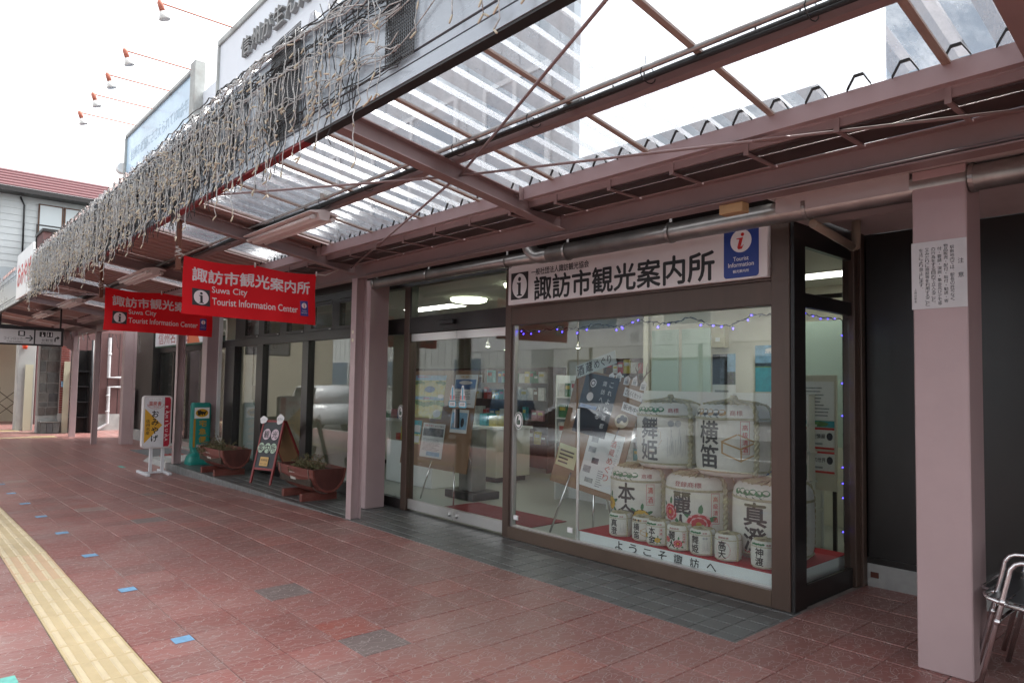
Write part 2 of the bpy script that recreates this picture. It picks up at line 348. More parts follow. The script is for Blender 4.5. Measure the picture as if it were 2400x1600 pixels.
def tile_mesh(name, w, h, tint, m, ins=.0035, th=.007):
    v = [(-w / 2, -h / 2, -th), (w / 2, -h / 2, -th), (w / 2, h / 2, -th), (-w / 2, h / 2, -th), (-w / 2 + ins, -h / 2 + ins, 0), (w / 2 - ins, -h / 2 + ins, 0), (w / 2 - ins, h / 2 - ins, 0), (-w / 2 + ins, h / 2 - ins, 0)]
    f = [(4, 5, 6, 7), (0, 1, 5, 4), (1, 2, 6, 5), (2, 3, 7, 6), (3, 0, 4, 7)]
    return v, f
def tile_data(name, cells, m):
    """cells: (cx, cy, w, h, tint, zfun) -> one mesh with tint and tile coordinates"""
    V = []; F = []; T = []; UV = []
    for cx, cy, w, h, t, zf in cells:
        v, f = tile_mesh('', w, h, t, m); k = len(V)
        V += [(a + cx, b_ + cy, c + zf(a + cx)) for a, b_, c in v]; F += [tuple(i + k for i in q) for q in f]; T += [t] * 5
        for q in f:
            for i in q: UV.append(((v[i][0] / TP + .5), (v[i][1] / TP + .5)))
    me = bpy.data.meshes.new(name); me.from_pydata(V, [], F); me.materials.append(m)
    at = me.attributes.new('tint', 'FLOAT', 'FACE'); at.data.foreach_set('value', T)
    uv = me.uv_layers.new(name='UVMap'); uv.data.foreach_set('uv', [c for p in UV for c in p]); me.update(); return me

special = {}
for x, y, t in ((-4.68, 2.1, .93), (-3.77, 2.1, .86), (-3.45, 2.1, .93), (-8.37, 2.1, .85), (-7.99, 2.1, .93), (-9.75, 1.78, .86), (-9.4, 1.78, 1.0), (-8.7, 2.4, 1.0), (-12.95, 1.4, 1.0), (-7.5, 2.45, .84), (-6.3, 2.7, .83), (-4.1, 3.0, .82), (-6.0, 1.45, .9), (-10.4, 2.75, .92), (-2.5, 2.75, .84)):
    special[(math.floor((x - TX0) / TP), math.floor((y - TY0) / TP))] = t
rnd = random.Random(3)
cells = []
for i in range(-98, 33):
    for j in range(-13, 13):
        x0, x1 = TX0 + i * TP, TX0 + (i + 1) * TP; y0, y1 = TY0 + j * TP, TY0 + (j + 1) * TP
        if abs(y0 - .712) < .01: continue
        if y1 > 3.712 and x0 < P1 < x1: cells.append(((P1 + x1) / 2, (max(y0, 3.712) + min(y1, 5.64)) / 2, x1 - P1 - .004, min(y1, 5.64) - max(y0, 3.712) - .004, .4)) if min(y1, 5.64) > max(y0, 3.712) + .02 else None
        xc = (x0 + x1) / 2; y0 = max(y0, KERB); y1 = min(y1, 3.712 if x0 < P1 < x1 else ymax(xc))
        if y1 - y0 < .03: continue
        t = special.get((i, j), min(.78, max(0, rnd.gauss(.42, .16))))
        cells.append((xc, (y0 + y1) / 2, x1 - x0 - .004, y1 - y0 - .004, t))
def rank(c):
    p = (c[0], c[1], gz(c[0])); return (0 if seen(p) else 1, (Vector(p) - scene.camera.location).length)
cells.sort(key=rank)
cache = {}
for cx, cy, w_, h_, t in cells[:300]:
    key = (round(w_, 3), round(h_, 3), round(t * 12) / 12 if t < .8 else t)
    if key not in cache: cache[key] = tile_data('tile', [(0, 0, w_, h_, key[2], lambda x: 0)], red_tile)
    o = place('tile', cache[key], pav, (cx, cy, gz(cx) + rnd.uniform(-.0012, .0012)), (rnd.uniform(-.004, .004), -math.atan2(gz(cx + .15) - gz(cx - .15), .3) + rnd.uniform(-.004, .004), 0))
me = tile_data('tile_field', [(cx, cy, w_, h_, t, gz) for cx, cy, w_, h_, t in cells[300:]], red_tile)
tag(place('tile_field', me, pav), kind='stuff')

# tactile paving, one slab after the other
ty = mat('tactile_yellow', (.47, .37, .215), .6, var=.08, vscale=7, dirt=.4, dirtcol=(.42, .30, .16), dscale=6)
tor = mat('tactile_orange', (.50, .345, .215), .6, var=.06, vscale=7)
tb = MB()
for a, c in zip(xs, xs[1:]): tb.add([(a, .712, gz(a) - .003), (c, .712, gz(c) - .003), (c, 1.021, gz(c) - .003), (a, 1.021, gz(a) - .003)], [(0, 1, 2, 3)])
tac = build('tactile_paving', tb, mat('tactile_joint', (.35, .26, .13), .8), kind='structure')
def tactile_mesh(m):
    q = MB().box(-.1535, .1535, -.153, .153, -.006, .003, bev=.002)
    for k in range(4):
        y = -.123 + .082 * k; pass
        z0, z1 = .003, .0095
        q.add([(-.138, y - .017, z0), (.138, y - .017, z0), (.138, y + .017, z0), (-.138, y + .017, z0), (-.133, y - .011, z1), (.133, y - .011, z1), (.133, y + .011, z1), (-.133, y + .011, z1)], [(4, 5, 6, 7), (0, 1, 5, 4), (1, 2, 6, 5), (2, 3, 7, 6), (3, 0, 4, 7)], 1)
    return mesh_of('tactile_slab', q, [m, mat('tactile_bar', (.56, .46, .30), .55, var=.06, vscale=7)])
ty2 = mat('tactile_yellow_new', (.50, .40, .24), .6, var=.06, vscale=7)
tms = [tactile_mesh(ty), tactile_mesh(tor), tactile_mesh(ty2)]
for i in range(-84, 4):
    x = -6.02 + (i + 13) * .312 - .156 + .012
    if x < -31: continue
    place('tactile_slab', tms[1 if -7.1 < x < -6.0 else (2 if rnd.random() < .2 else 0)], tac, (x, .8665, gz(x)), (0, -math.atan2(gz(x + .15) - gz(x - .15), .3), 0))
for X, y0, y1 in ((-22.6, -1.5, 3.45), (-25.6, -1.5, 2.95)):
    q = MB().box(X - .15, X + .15, y0, y1 - .6, gz(X), gz(X) + .006); q.box(X - .3, X + .3, y1 - .6, y1, gz(X), gz(X) + .007)
    for k in range(5): q.box(X - .26 + k * .11, X - .2 + k * .11, y1 - .55, y1 - .05, gz(X) + .007, gz(X) + .012)
    build('tactile_branch', q, ty2, tac)

# grey tiled step in front of the office
P0, P1, PY0, PY1 = -13.36, -2.13, 3.715, 4.56
q = MB().box(P0, P1, PY0 + .004, PY1, -.3, -.004)
step = build('step', q, mat('step_mortar', (.17, .17, .165), .85, var=.2, vscale=8), kind='structure')
gc = []
GP = .158
for i in range(-60, 16):
    for j in range(-2, 6):
        x0 = max(-4.197 + i * GP, P0); x1 = min(-4.197 + (i + 1) * GP, P1); y0 = max(3.823 + j * GP, PY0); y1 = min(3.823 + (j + 1) * GP, PY1)
        if x1 - x0 < .02 or y1 - y0 < .02: continue
        gc.append(((x0 + x1) / 2, (y0 + y1) / 2, x1 - x0 - .004, y1 - y0 - .004, min(1, max(0, rnd.gauss(.5, .2) - (.25 if j == 4 else 0)))))
gc.sort(key=rank); cache = {}
for cx, cy, w_, h_, t in gc[:300]:
    key = (round(w_, 3), round(h_, 3), round(t * 8) / 8)
    if key not in cache: cache[key] = tile_data('step_tile', [(0, 0, *key, lambda x: 0)], grey_tile)
    place('step_tile', cache[key], step, (cx, cy, rnd.uniform(-.0006, .0006)), (rnd.uniform(-.005, .005), rnd.uniform(-.005, .005), 0))
if gc[300:]: tag(place('step_tile_field', tile_data('step_tile_field', [(a, b_, c, d, e, lambda x: 0) for a, b_, c, d, e in gc[300:]], grey_tile), step), kind='stuff')
riser = mat('riser_tile', (.15, .155, .155), .5, var=.3, vscale=12, bump=.1)
x = P0
while x < -7.4:
    q = MB().box(x, x + .098, PY0 - .008, PY0 + .003, gz(x) - .01, -.004, bev=.002); build('riser_tile', q, riser, step); x += .102

# kerb and road across which the street lies
q = MB()
for a, c in zip(xs, xs[1:]): q.obox((a, KERB - .16, gz(a) - .302), (c - a, 0, gz(c) - gz(a)), (0, .155, 0), (0, 0, .3))
build('kerb', q, concrete, kind='structure')
q = MB().add([(-120, -13.5, -.35), (60, -13.5, -.35), (60, KERB - .155, -.35), (-120, KERB - .155, -.35)], [(0, 1, 2, 3)])
build('road', q, mat('asphalt', (.055, .055, .057), .8, var=.25, vscale=3, bump=.3, bscale=120), kind='structure')
q = MB()
for k in range(-20, 8): q.box(k * 5, k * 5 + 2.5, -7.6, -7.45, -.348, -.346)
build('road_marking', q, white, kind='structure')

# tape squares stuck on the pavement
bt = mat('blue_tape', (.17, .33, .50), .5, var=.15, vscale=20); tt = mat('teal_tape', (.13, .42, .36), .5, var=.15, vscale=20)
for k in range(9):
    x = -4.167 - 1.233 * k
    q = MB().obox((-.05, -.052, 0), (.1, .004 * (k % 3), 0), (-.002, .104, 0), (0, 0, .0012))
    o = build('tape_square', q, bt, label='small blue tape square stuck on the red paving', cat='tape mark', group='blue tape marks along the pavement')
    o.location = (x, 1.272, gz(x) + .0025)
q = MB().obox((-.05, -.06, 0), (.11, .003, 0), (-.004, .12, 0), (0, 0, .0012))
o = build('tape_square', q, tt, label='teal tape square on the far side of the yellow strip', cat='tape mark'); o.location = (-4.12, .43, .0025)
for x, y in ((-14.2, 3.2),):
    q = MB().obox((-.15, -.04, 0), (.3, 0, 0), (0, .08, 0), (0, 0, .0012)); o = build('tape_strip', q, tt, label='thin green tape strip on paving before the souvenir shop', cat='tape mark'); o.location = (x, y, gz(x) + .0025)
# ---------------------------------------------------------------- canopy over the pavement
SL = .157
def pan(y): return 2.905 + SL * (3.3 - y)        # underside of the roof sheet
def raf(y): return 2.66 + .16 * (3.74 - y)       # underside of a rafter
def hsec(mb, a, b, side, up, w, h, t=.008, tw=.007, mi=0):
    """H-section from a to b; a, b run along the middle of the lower flange's underside"""
    a, b = Vector(a), Vector(b); side, up = Vector(side).normalized(), Vector(up).normalized(); L = b - a
    mb.obox(a - side * w / 2, side * w, up * t, L, mi); mb.obox(a - side * w / 2 + up * (h - t), side * w, up * t, L, mi)
    mb.obox(a - side * tw / 2 + up * t, side * tw, up * (h - 2 * t), L, mi); return mb
can = thing('canopy', 'long mauve steel pavement canopy with corrugated clear roof and silver fascia', 'canopy', (-10, 3.74, 0))
RX = [2.65, -.52, -3.62, -6.775, -9.93, -13.05, -16.3, -19.6, -22.8]
COL = [2.65 - .0, -6.775, -13.05, -19.67]
for x in COL:
    q = MB(); z0 = gz(x) if x < -13.4 else 0
    hsec(q, (x, 3.797, z0 - .02), (x, 3.797, 2.622), X_, -Y_, .108, .125, t=.009) if False else None
    q.box(x - .054, x + .054, 3.735, 3.744, z0 - .01, 2.62); q.box(x - .054, x + .054, 3.851, 3.860, z0 - .01, 2.62); q.box(x - .004, x + .004, 3.745, 3.850, z0 - .01, 2.62)
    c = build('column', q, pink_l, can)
    if x == -6.775:
        q = MB()
        for z in (2.03, 1.94): q.lathe([(0, .0), (.02, .0), (.021, -.004), (.021, -.006)], n=14)
        q = MB()
        for z in (2.03, 1.94): disc(q, (x - .005, 3.7335, z), X_, Z_, .021, n=16)
        build('reflector', q, mat('cream_reflector', (.62, .58, .42), .3), c)
q = MB(); hsec(q, (-24, 3.797, 2.622), (3.2, 3.797, 2.622), Y_, Z_, .12, .158)
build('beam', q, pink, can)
for x in RX:
    q = MB(); hsec(q, (x, 1.40, raf(1.40)), (x, 3.734, raf(3.734)), X_, Z_, .10, .118)
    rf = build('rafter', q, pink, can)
    for xa in (x - .057, x + .0515): build('cleat', MB().box(xa, xa + .0055, 3.255, 3.297, 2.80, 2.895), pink, rf)
for a, c in zip(RX[1:], RX[:-1]):
    q = MB(); x0, x1 = a + .052, c - .052
    # channel that carries the lower ends of the sheets
    q.box(x0, x1, 3.300, 3.306, 2.812, 2.903); q.box(x0, x1, 3.3062, 3.352, 2.897, 2.903); q.box(x0, x1, 3.3062, 3.352, 2.812, 2.818)
    build('eaves_channel', q, pink_l, can)
    q = MB(); yp = 2.70; zp = raf(yp) + .119
    q.box(x0 - .05, x1 + .05, yp - .03, yp + .03, zp, zp + .05); build('purlin', q, pink, can)
# gutter with straps
gut = mat('gutter_brown', (.055, .036, .033), .5, var=.2, vscale=4)
q = MB().box(-24, 3.2, 3.41, 3.418, 2.768, 2.835); q.box(-24, 3.2, 3.418, 3.70, 2.768, 2.774); q.box(-24, 3.2, 3.692, 3.70, 2.7745, 2.87)
gt = build('gutter', q, gut, can)
q = MB().tube([(-24, 3.405, 2.826), (3.2, 3.405, 2.826)], .012, 8); q.box(-24, 3.2, 3.396, 3.4095, 2.778, 2.822); build('gutter_lip', q, pink, gt)
x = -.9
while x > -14:
    if min(abs(x - r) for r in RX) > .12:
        q = MB().box(x - .014, x + .014, 3.388, 3.394, 2.752, 2.846); q.box(x - .012, x + .012, 3.3945, 3.72, 2.756, 2.7665); build('gutter_strap', q, pink, gt)
    x -= .487
q = MB().tube([(-13, 3.50, 2.7655), (-.6, 3.50, 2.7655)], .0022, 5); build('gutter_seam', q, alu, gt)

# corrugated sheets
def sheet_profile(x0, ribs=4, p=.2, h=.06):
    pts = []
    for k in range(ribs): pts += [(x0 + k * p, 0), (x0 + k * p + .09, 0), (x0 + k * p + .125, h), (x0 + k * p + .165, h)]
    pts.append((x0 + ribs * p, 0)); return pts
def sheet_mesh(m):
    q = MB(); P = sheet_profile(0); ys = (1.405, 2.05, 2.70, 3.40); n = len(P)
    V = [(x, y, pan(y) + z) for y in ys for x, z in P]
    q.add(V, [(j * n + i, j * n + i + 1, (j + 1) * n + i + 1, (j + 1) * n + i) for j in range(3) for i in range(n - 1)])
    q.mi = [0 if i % 4 == 0 else 1 for j in range(3) for i in range(n - 1)]
    return mesh_of('roof_sheet', q, m)
sm_c, sm_p = sheet_mesh([poly_clear, poly_rib]), sheet_mesh([poly_metal, poly_metal])
CL = MW['canopy']
xr = 3.0 + .018; k = 0
while xr > -23.6:
    xr -= .8; clear = xr > -6.9 or k in (13, 17, 20, 23)
    place('roof_sheet', sm_c if clear else sm_p, can, (xr + 10, -3.74, .004 * (k % 2))); k += 1
# foam closures under the ribs, and the weathered battens under the sheet joints
q = MB(); z0 = pan(3.285)
for (xa, za), (xb, zb) in (((.09, 0), (.125, .06)), ((.125, .06), (.165, .06)), ((.165, .06), (.2, 0))): q.obox((xa, 3.278, z0 + za - .014), (xb - xa, 0, zb - za), (0, .014, 0), (0, 0, .011))
cme = mesh_of('rib_closure', q, rubber)
for i in range(120):
    x = 3.018 - (i + 1) * .2
    if x < -20: break
    place('rib_closure', cme, can, (x + 10, -3.74, 0))
bat = mat('rusty_batten', (.40, .33, .29), .8, var=.15, vscale=4, stretch=(8, 1, 1), dirt=.9, dirtcol=(.16, .07, .035), dscale=4)
q = MB(); ys = (1.41, 3.298); q.add([(dx, y, pan(y) - dz) for y in ys for dx, dz in ((-.012, .001), (.022, .001), (.022, .014), (-.012, .014))], [(0, 1, 5, 4), (1, 2, 6, 5), (2, 3, 7, 6), (3, 0, 4, 7), (0, 3, 2, 1), (4, 5, 6, 7)])
bme_ = mesh_of('joint_batten', q, bat)
for k in range(14): place('joint_batten', bme_, can, (3.018 - .8 * (k + 1) + 10 + .1, -3.74, 0))
# screws through the ribs
q = MB(); rr = random.Random(5)
for i in range(60):
    for y in (1.75, 2.70):
        if rr.random() < .55:
            x = 3.018 - i * .2 - .055; q.tube([(x, y, pan(y) + .062), (x, y, pan(y) + .035)], .004, 6)
tag(build('roof_screw', q, rubber, can), kind='stuff')

# fascia, panel by panel
fas_m = mat('silver_fascia', (.36, .41, .46), .28, metal=.25, var=.05, vscale=2, rvar=.06, spec=.6, stretch=(.4, 1, 2), dirt=.25, dirtcol=(.30, .31, .32), dscale=3)
fas_r = mat('fascia_underside_red', (.20, .012, .016), .5); fas_k = mat('fascia_underside_black', (.012, .011, .012), .5)
edges = [3.2, .2, -2.95, -6.1, -9.25, -12.4, -15.6, -18.8, -22, -25]
for a, c in zip(edges[1:], edges[:-1]):
    q = MB()
    for z0, z1, dy in ((2.600, 2.652, 0), (2.652, 2.660, .012), (2.660, 2.690, .002), (2.690, 2.699, .012), (2.699, 2.985, 0), (2.985, 2.993, .012), (2.993, 3.022, .002), (3.022, 3.03, .012), (3.03, 3.10, 0)):
        q.box(a + .0015, c - .0015, 1.338 + dy, 1.366, z0, z1, 0 if dy < .01 else 1)
    q.box(a, c, 1.332, 1.40, 3.1005, 3.112, 0)
    q.box(a, c, 1.342, 1.388, 2.590, 2.5995, 2 if -9.3 < (a + c) / 2 < -3 else 1)
    build('fascia_panel', q, [fas_m, fas_k, fas_r], can)
# bracing rods between the rafters
rod = []
for m_, dirs in ((-3.62, (-.52, -6.775)), (-13.05, (-9.93, -16.3)), (-19.6, (-16.3,))):
    for xe in dirs:
        s_ = 1 if xe > m_ else -1
        for ye in (1.55, 3.66):
            A = Vector((m_ + s_ * .01, 2.756, raf(2.756) + .06)); B = Vector((xe - s_ * .055, ye, raf(ye) + .05))
            q = MB().tube([A, B], .0085, 8); r_ = build('brace_rod', q, pink, can)
            if ye > 3:
                d = (B - A).normalized(); m0 = A + (B - A) * .60; q = MB(); sd = d.cross(Z_).normalized() * .016
                for s2 in (-1, 1): q.tube([m0, m0 + d * .03 + sd * s2, m0 + d * .17 + sd * s2, m0 + d * .20], .006, 6)
                build('turnbuckle', q, pink, r_)

# ---------------------------------------------------------------- conduits along the purlin
def yz(off): return 2.70 + off
t = thing('conduit_run', 'galvanised conduit and black corrugated hose clipped along the canopy purlin', 'conduit', (-8, 2.6, 3.0))
zc = raf(2.62) + .15
q = MB().tube([(-20, 2.585, zc + .012), (3, 2.585, zc + .012)], .0145, 10); build('metal_conduit', q, galv, t)
q = MB().tube([(-20 + i * .5, 2.640 + .006 * math.sin(i * .9), zc - .004 + .008 * math.sin(i * .53)) for i in range(47)], .017, 10); build('flexible_hose', q, mat('hose', (.045, .045, .043), .5, var=.2, vscale=90, stretch=(1, .1, .1), bump=.6, bscale=120), t)
q = MB().tube([(-20 + i * .5, 2.612 + .008 * math.sin(i * .7), zc - .028 + .006 * math.sin(i * .41)) for i in range(47)], .011, 8); build('cable', q, rubber, t)
for x in (-1.15, -1.95, -2.75, -3.45, -4.6, -5.3, -6.2, -7.6, -9.2, -11):
    q = MB().tube([(x + .003 * math.cos(a * .5), 2.618 + .056 * math.cos(a * math.pi / 6), zc - .006 + .042 * math.sin(a * math.pi / 6)) for a in range(13)], .0028, 5, cap=False)
    q.tube([(x, 2.60, zc + .03), (x + .004, 2.59, zc + .075)], .002, 5); build('cable_tie', q, rubber, t)
q = MB().tube([(-2.52, 2.640, zc - .002), (-2.40, 2.640, zc + .001)], .022, 12); build('hose_coupling', q, conduit_m, t)
q = MB().box(-5.27, -5.20, 2.56, 2.61, zc + .0, zc + .06, bev=.004); q.tube([(-5.20, 2.585, zc + .03), (-5.185, 2.585, zc + .03)], .036, 16); build('junction_box', q, mat('junction_grey', (.42, .40, .36), .5, var=.1), t)

# ---------------------------------------------------------------- fluorescent fixtures
tube_m = mat('unlit_tube', (.80, .77, .75), .3); refl_m = mat('fixture_enamel', (.74, .68, .66), .4, dirt=.4, dirtcol=(.55, .45, .42), dscale=3, var=.05)
def fixture():
    t = thing('fluorescent_fixture', '', 'light fixture', (0, 0, 0), group='fluorescent fixtures under the canopy')
    q = MB().prism([(-.72, -.135, .0), (-.72, -.12, .012), (-.72, .0, .035), (-.72, .12, .012), (-.72, .135, .0), (-.72, .125, -.004), (-.72, .055, .002), (-.72, .035, -.055), (-.72, -.035, -.055), (-.72, -.055, .002), (-.72, -.125, -.004)], (1.44, 0, 0)); build('housing', q, refl_m, t, local=True)
    for s_ in (-1, 1):
        q = MB().tube([(-.66, s_ * .088, -.035), (.66, s_ * .088, -.035)], .016, 12); tb_ = build('tube', q, tube_m, t, local=True)
        q = MB()
        for e in (-1, 1): q.tube([(e * .66, s_ * .088, -.035), (e * .70, s_ * .088, -.035)], .019, 12); q.box(e * .675 - .01, e * .675 + .01, s_ * .06 - .008, s_ * .06 + .008, -.04, .0)
        build('lamp_holder', q, mat('lamp_holder', (.70, .68, .66), .4), tb_, local=True)
    return t
def copy_tree(o, parent=None):
    c = o.copy(); scene.collection.objects.link(c); c.parent = parent; MW[c.name] = MW.get(o.name, Matrix())
    for ch in [k for k in scene.objects if k.parent == o]: copy_tree(ch, c)
    return c
fx = fixture()
for i, (x, lab) in enumerate(((-5.98, 'twin tube fluorescent fixture hanging before the large front banner'), (-10.35, 'dusty twin tube fluorescent fixture hanging behind the front banner'), (-15.2, 'twin tube fluorescent fixture above the hanging locker sign'), (-18.4, 'twin tube fluorescent fixture behind the hanging locker sign'))):
    o = fx if i == 0 else copy_tree(fx)
    o['label'] = lab; o.location = (x, 2.60 if i == 0 else 2.45, raf(2.6) + .035 if i == 0 else 2.88)
# ---------------------------------------------------------------- curtain lights and black nets on the fascia
wire_w = mat('clear_twisted_wire', (.44, .44, .43), .3, var=.45, vscale=90, spec=.7)
wire_k = mat('black_wire', (.025, .025, .026), .5)
bulb_m = mat('warm_bulb', (.50, .44, .33), .35, var=.2)
rr = random.Random(11)
XA, XB = -2.2, -11.25
def dens(x):    # thicker to the left, where strand hangs over strand
    return .35 + .65 * min(1, max(0, (-x - 2.2) / 3.0))
W = MB(); K = MB(); Bu = MB()
def bulb(p, d):
    d = Vector(d).normalized(); Bu.tube([p, p + d * .012, p + d * .03, p + d * .034], [.003, .0042, .0038, .002], 5)
def strand(x, ztop, length, amp, mb, r, bulbs=True, y0=1.322):
    n = max(5, int(length / .035)); pts = []; px = x; ph = rr.uniform(0, 6)
    for i in range(n + 1):
        px += rr.gauss(0, amp); z = ztop - length * i / n
        yy = y0 - abs(rr.gauss(0, .006)) - (.012 if z < 2.6 else 0)
        pts.append(Vector((px, yy, z)))
        if bulbs and i > 0 and rr.random() < .20: bulb(pts[-1], (rr.uniform(-1, 1), rr.uniform(-.6, .1), rr.uniform(-.9, .35)))
    if bulbs: bulb(pts[-1], (rr.uniform(-1, 1), -.2, rr.uniform(-1, -.1)))
    mb.tube(pts, [r * (1 + .25 * math.sin(i * 2.1 + ph)) for i in range(n + 1)], 4)
x = XA
while x > XB:
    d = dens(x)
    x -= .052 / d * rr.uniform(.25, 1.2) * .42
    L = rr.uniform(.20, .46) if rr.random() > .14 else rr.uniform(.44, .62)
    strand(x, rr.uniform(2.92, 3.12), L, .010, W, rr.uniform(.0019, .0029), y0=1.322 - rr.uniform(0, .035))
    for _k in range(rr.choice((2, 3)) if rr.random() < d * .9 else 0): strand(x + rr.uniform(-.05, .05), rr.uniform(2.95, 3.10), rr.uniform(.3, .52), .014, K, .0022, False, 1.330)
    if rr.random() < d * .5: strand(x + rr.uniform(-.05, .05), rr.uniform(2.75, 3.10), rr.uniform(.12, .3), .018, W, .0022, True, 1.31)
# long wires swagging along the board
for z0, n_, mb_, r_ in ((3.085, 6, W, .0038), (2.95, 4, W, .0032), (2.80, 3, W, .003), (3.0, 5, K, .003), (2.72, 3, K, .0028), (3.11, 2, K, .004)):
    for k in range(n_):
        a = rr.uniform(0, .3); pts = []
        for i in range(130):
            xx = XA + .1 - (XA - XB) * i / 129
            pts.append((xx, 1.324 - rr.uniform(0, .02), z0 + .05 * math.sin(xx * (1.1 + k * .37) + k) + rr.gauss(0, .010) - .03 * k / n_))
        mb_.tube(pts, r_, 4, cap=False)
# wires across to the right end of the board
for z0, dz in ((2.90, .08), (2.78, .1), (2.98, .05)):
    W.tube([(XA + .9 - .12 * i, 1.326, z0 + dz * math.sin(i * .6) + .006 * i + rr.gauss(0, .006)) for i in range(12)], .0032, 4)
for xx, L in ((-1.98, .33), (-1.78, .36), (-1.60, .42), (-1.50, .50), (-1.42, .44), (-1.31, .48)): strand(xx, 3.08, L, .006, W, .0032)
# bristling tie ends along the top edge
for i in range(90):
    xx = rr.uniform(XB, XA); K.tube([(xx, 1.335, 3.09), (xx + rr.uniform(-.03, .03), 1.33 - rr.uniform(0, .03), 3.09 + rr.uniform(.02, .07))], .0022, 4)
t = thing('light_curtain', 'tangled curtain of white fairy light strands draped over the silver fascia', 'fairy lights', ((XA + XB) / 2, 1.32, 2.6))
tag(build('strand', W, wire_w, t), kind='stuff'); tag(build('black_wire', K, wire_k, t), kind='stuff'); tag(build('bulb', Bu, bulb_m, t), kind='stuff')
# black plastic nets
def net(x0, x1, z0, z1, y, lab):
    q = MB(); s_ = .013
    n = int((x1 - x0) / s_); m_ = int((z1 - z0) / s_)
    for i in range(n + 1):
        xx = x0 + i * s_; q.box(xx - .0018, xx + .0018, y - .0012, y + .0012, z0, z1)
    for j in range(m_ + 1):
        zz = z0 + j * s_; q.box(x0, x0 + n * s_, y - .0026, y - .0013, zz - .0018, zz + .0018)
    q.v = [(a, b_ + .004 * math.sin(a * 31) * math.cos(c * 17), c) for a, b_, c in q.v]
    build('plastic_net', q, wire_k, label=lab, cat='net')
net(-2.22, -2.02, 2.68, 3.11, 1.328, 'black plastic net patch, fewest light strands hanging over it')
net(-3.32, -2.98, 2.66, 3.17, 1.326, 'black plastic net bunched at its top, beside the dense light strands')
net(-4.62, -4.40, 2.68, 3.08, 1.326, 'black plastic net half buried in the light strands')
net(-6.92, -6.62, 2.64, 3.06, 1.326, 'black plastic net over the fascia above the large front banner')
net(-9.0, -8.8, 2.66, 3.06, 1.326, 'black plastic net on the fascia between the two red banners')
# ---------------------------------------------------------------- the office front
FY = 4.50
off_ = thing('office_building', 'tourist office front of bronze frames and large glass panes under canopy', 'building', (-7, 4.6, 0))
def post(x0, x1, z0=0, z1=2.62, y0=FY, y1=FY + .11, m=bronze, name='frame_post', bev=.004):
    return build(name, MB().box(x0, x1, y0, y1, z0, z1, bev=bev), m, off_)
def glass(x0, x1, z0, z1, y=FY + .05, m=None, name='window_pane', parent=None):
    return build(name, MB().box(x0, x1, y, y + .006, z0, z1), m or pane, parent or off_)
# corner post, its dark return and the side window
cp_ = post(-2.312, -2.178, 0, 2.72, FY - .01, FY + .12)
build('post_return', MB().box(-2.1775, -2.150, FY + .002, FY + .17, 0, 2.72, bev=.003), bronze_d, off_)
build('side_kickplate', MB().box(-2.20, -2.165, FY + .1702, 5.45, .0, .145, bev=.003), bronze_d, off_)
build('side_transom', MB().box(-2.205, -2.160, FY + .1702, 5.45, 2.055, 2.155, bev=.003), bronze_d, off_)
build('side_head', MB().box(-2.205, -2.160, FY + .1702, 5.45, 2.48, 2.72, bev=.003), bronze_d, off_)
for x0, x1, y0, y1 in ((-2.23, -2.14, 5.4505, 5.53), (-2.235, -2.12, 5.5305, 5.60)): build('side_jamb', MB().box(x0, x1, y0, y1, 0, 2.72, bev=.004), bronze, off_)
build('side_pane', MB().box(-2.188, -2.182, FY + .17, 5.45, .145, 2.055), pane_side, off_); build('side_pane', MB().box(-2.188, -2.182, FY + .17, 5.45, 2.155, 2.48), pane_side, off_)
# large shop window
post(-5.115, -5.03, 0, 2.62)
build('window_sill', MB().box(-5.03, -2.312, FY - .004, FY + .1, 0, .112, bev=.004), mat('bronze_sill', (.115, .078, .058), .4, metal=.3, var=.1, vscale=3, rvar=.06), off_)
build('window_header', MB().box(-5.03, -2.312, FY + .004, FY + .1, 2.065, 2.235, bev=.004), bronze, off_)
build('window_header_cap', MB().box(-5.03, -2.312, FY - .004, FY + .1, 2.2352, 2.252, bev=.002), bronze, off_)
build('sign_backing', MB().box(-5.03, -2.312, FY + .03, FY + .1, 2.2522, 2.72), bronze_d, off_)
build('window_bead', MB().box(-5.03, -5.0, FY + .03, FY + .075, .112, 2.065), steel, off_)
glass(-5.0, -4.19, .12, 2.06); glass(-4.175, -2.315, .12, 2.06, FY + .058)
build('window_bead', MB().box(-5.0, -2.315, FY + .035, FY + .08, .1125, .124), steel, off_)
build('sash_edge', MB().box(-4.195, -4.165, FY + .066, FY + .08, .125, 1.28, bev=.003), steel, off_)
for x, z in ((-4.955, .20), (-4.235, .20)): build('glass_clip', MB().box(x - .03, x + .03, FY + .03, FY + .049, z - .022, z + .022, bev=.004), white, off_)
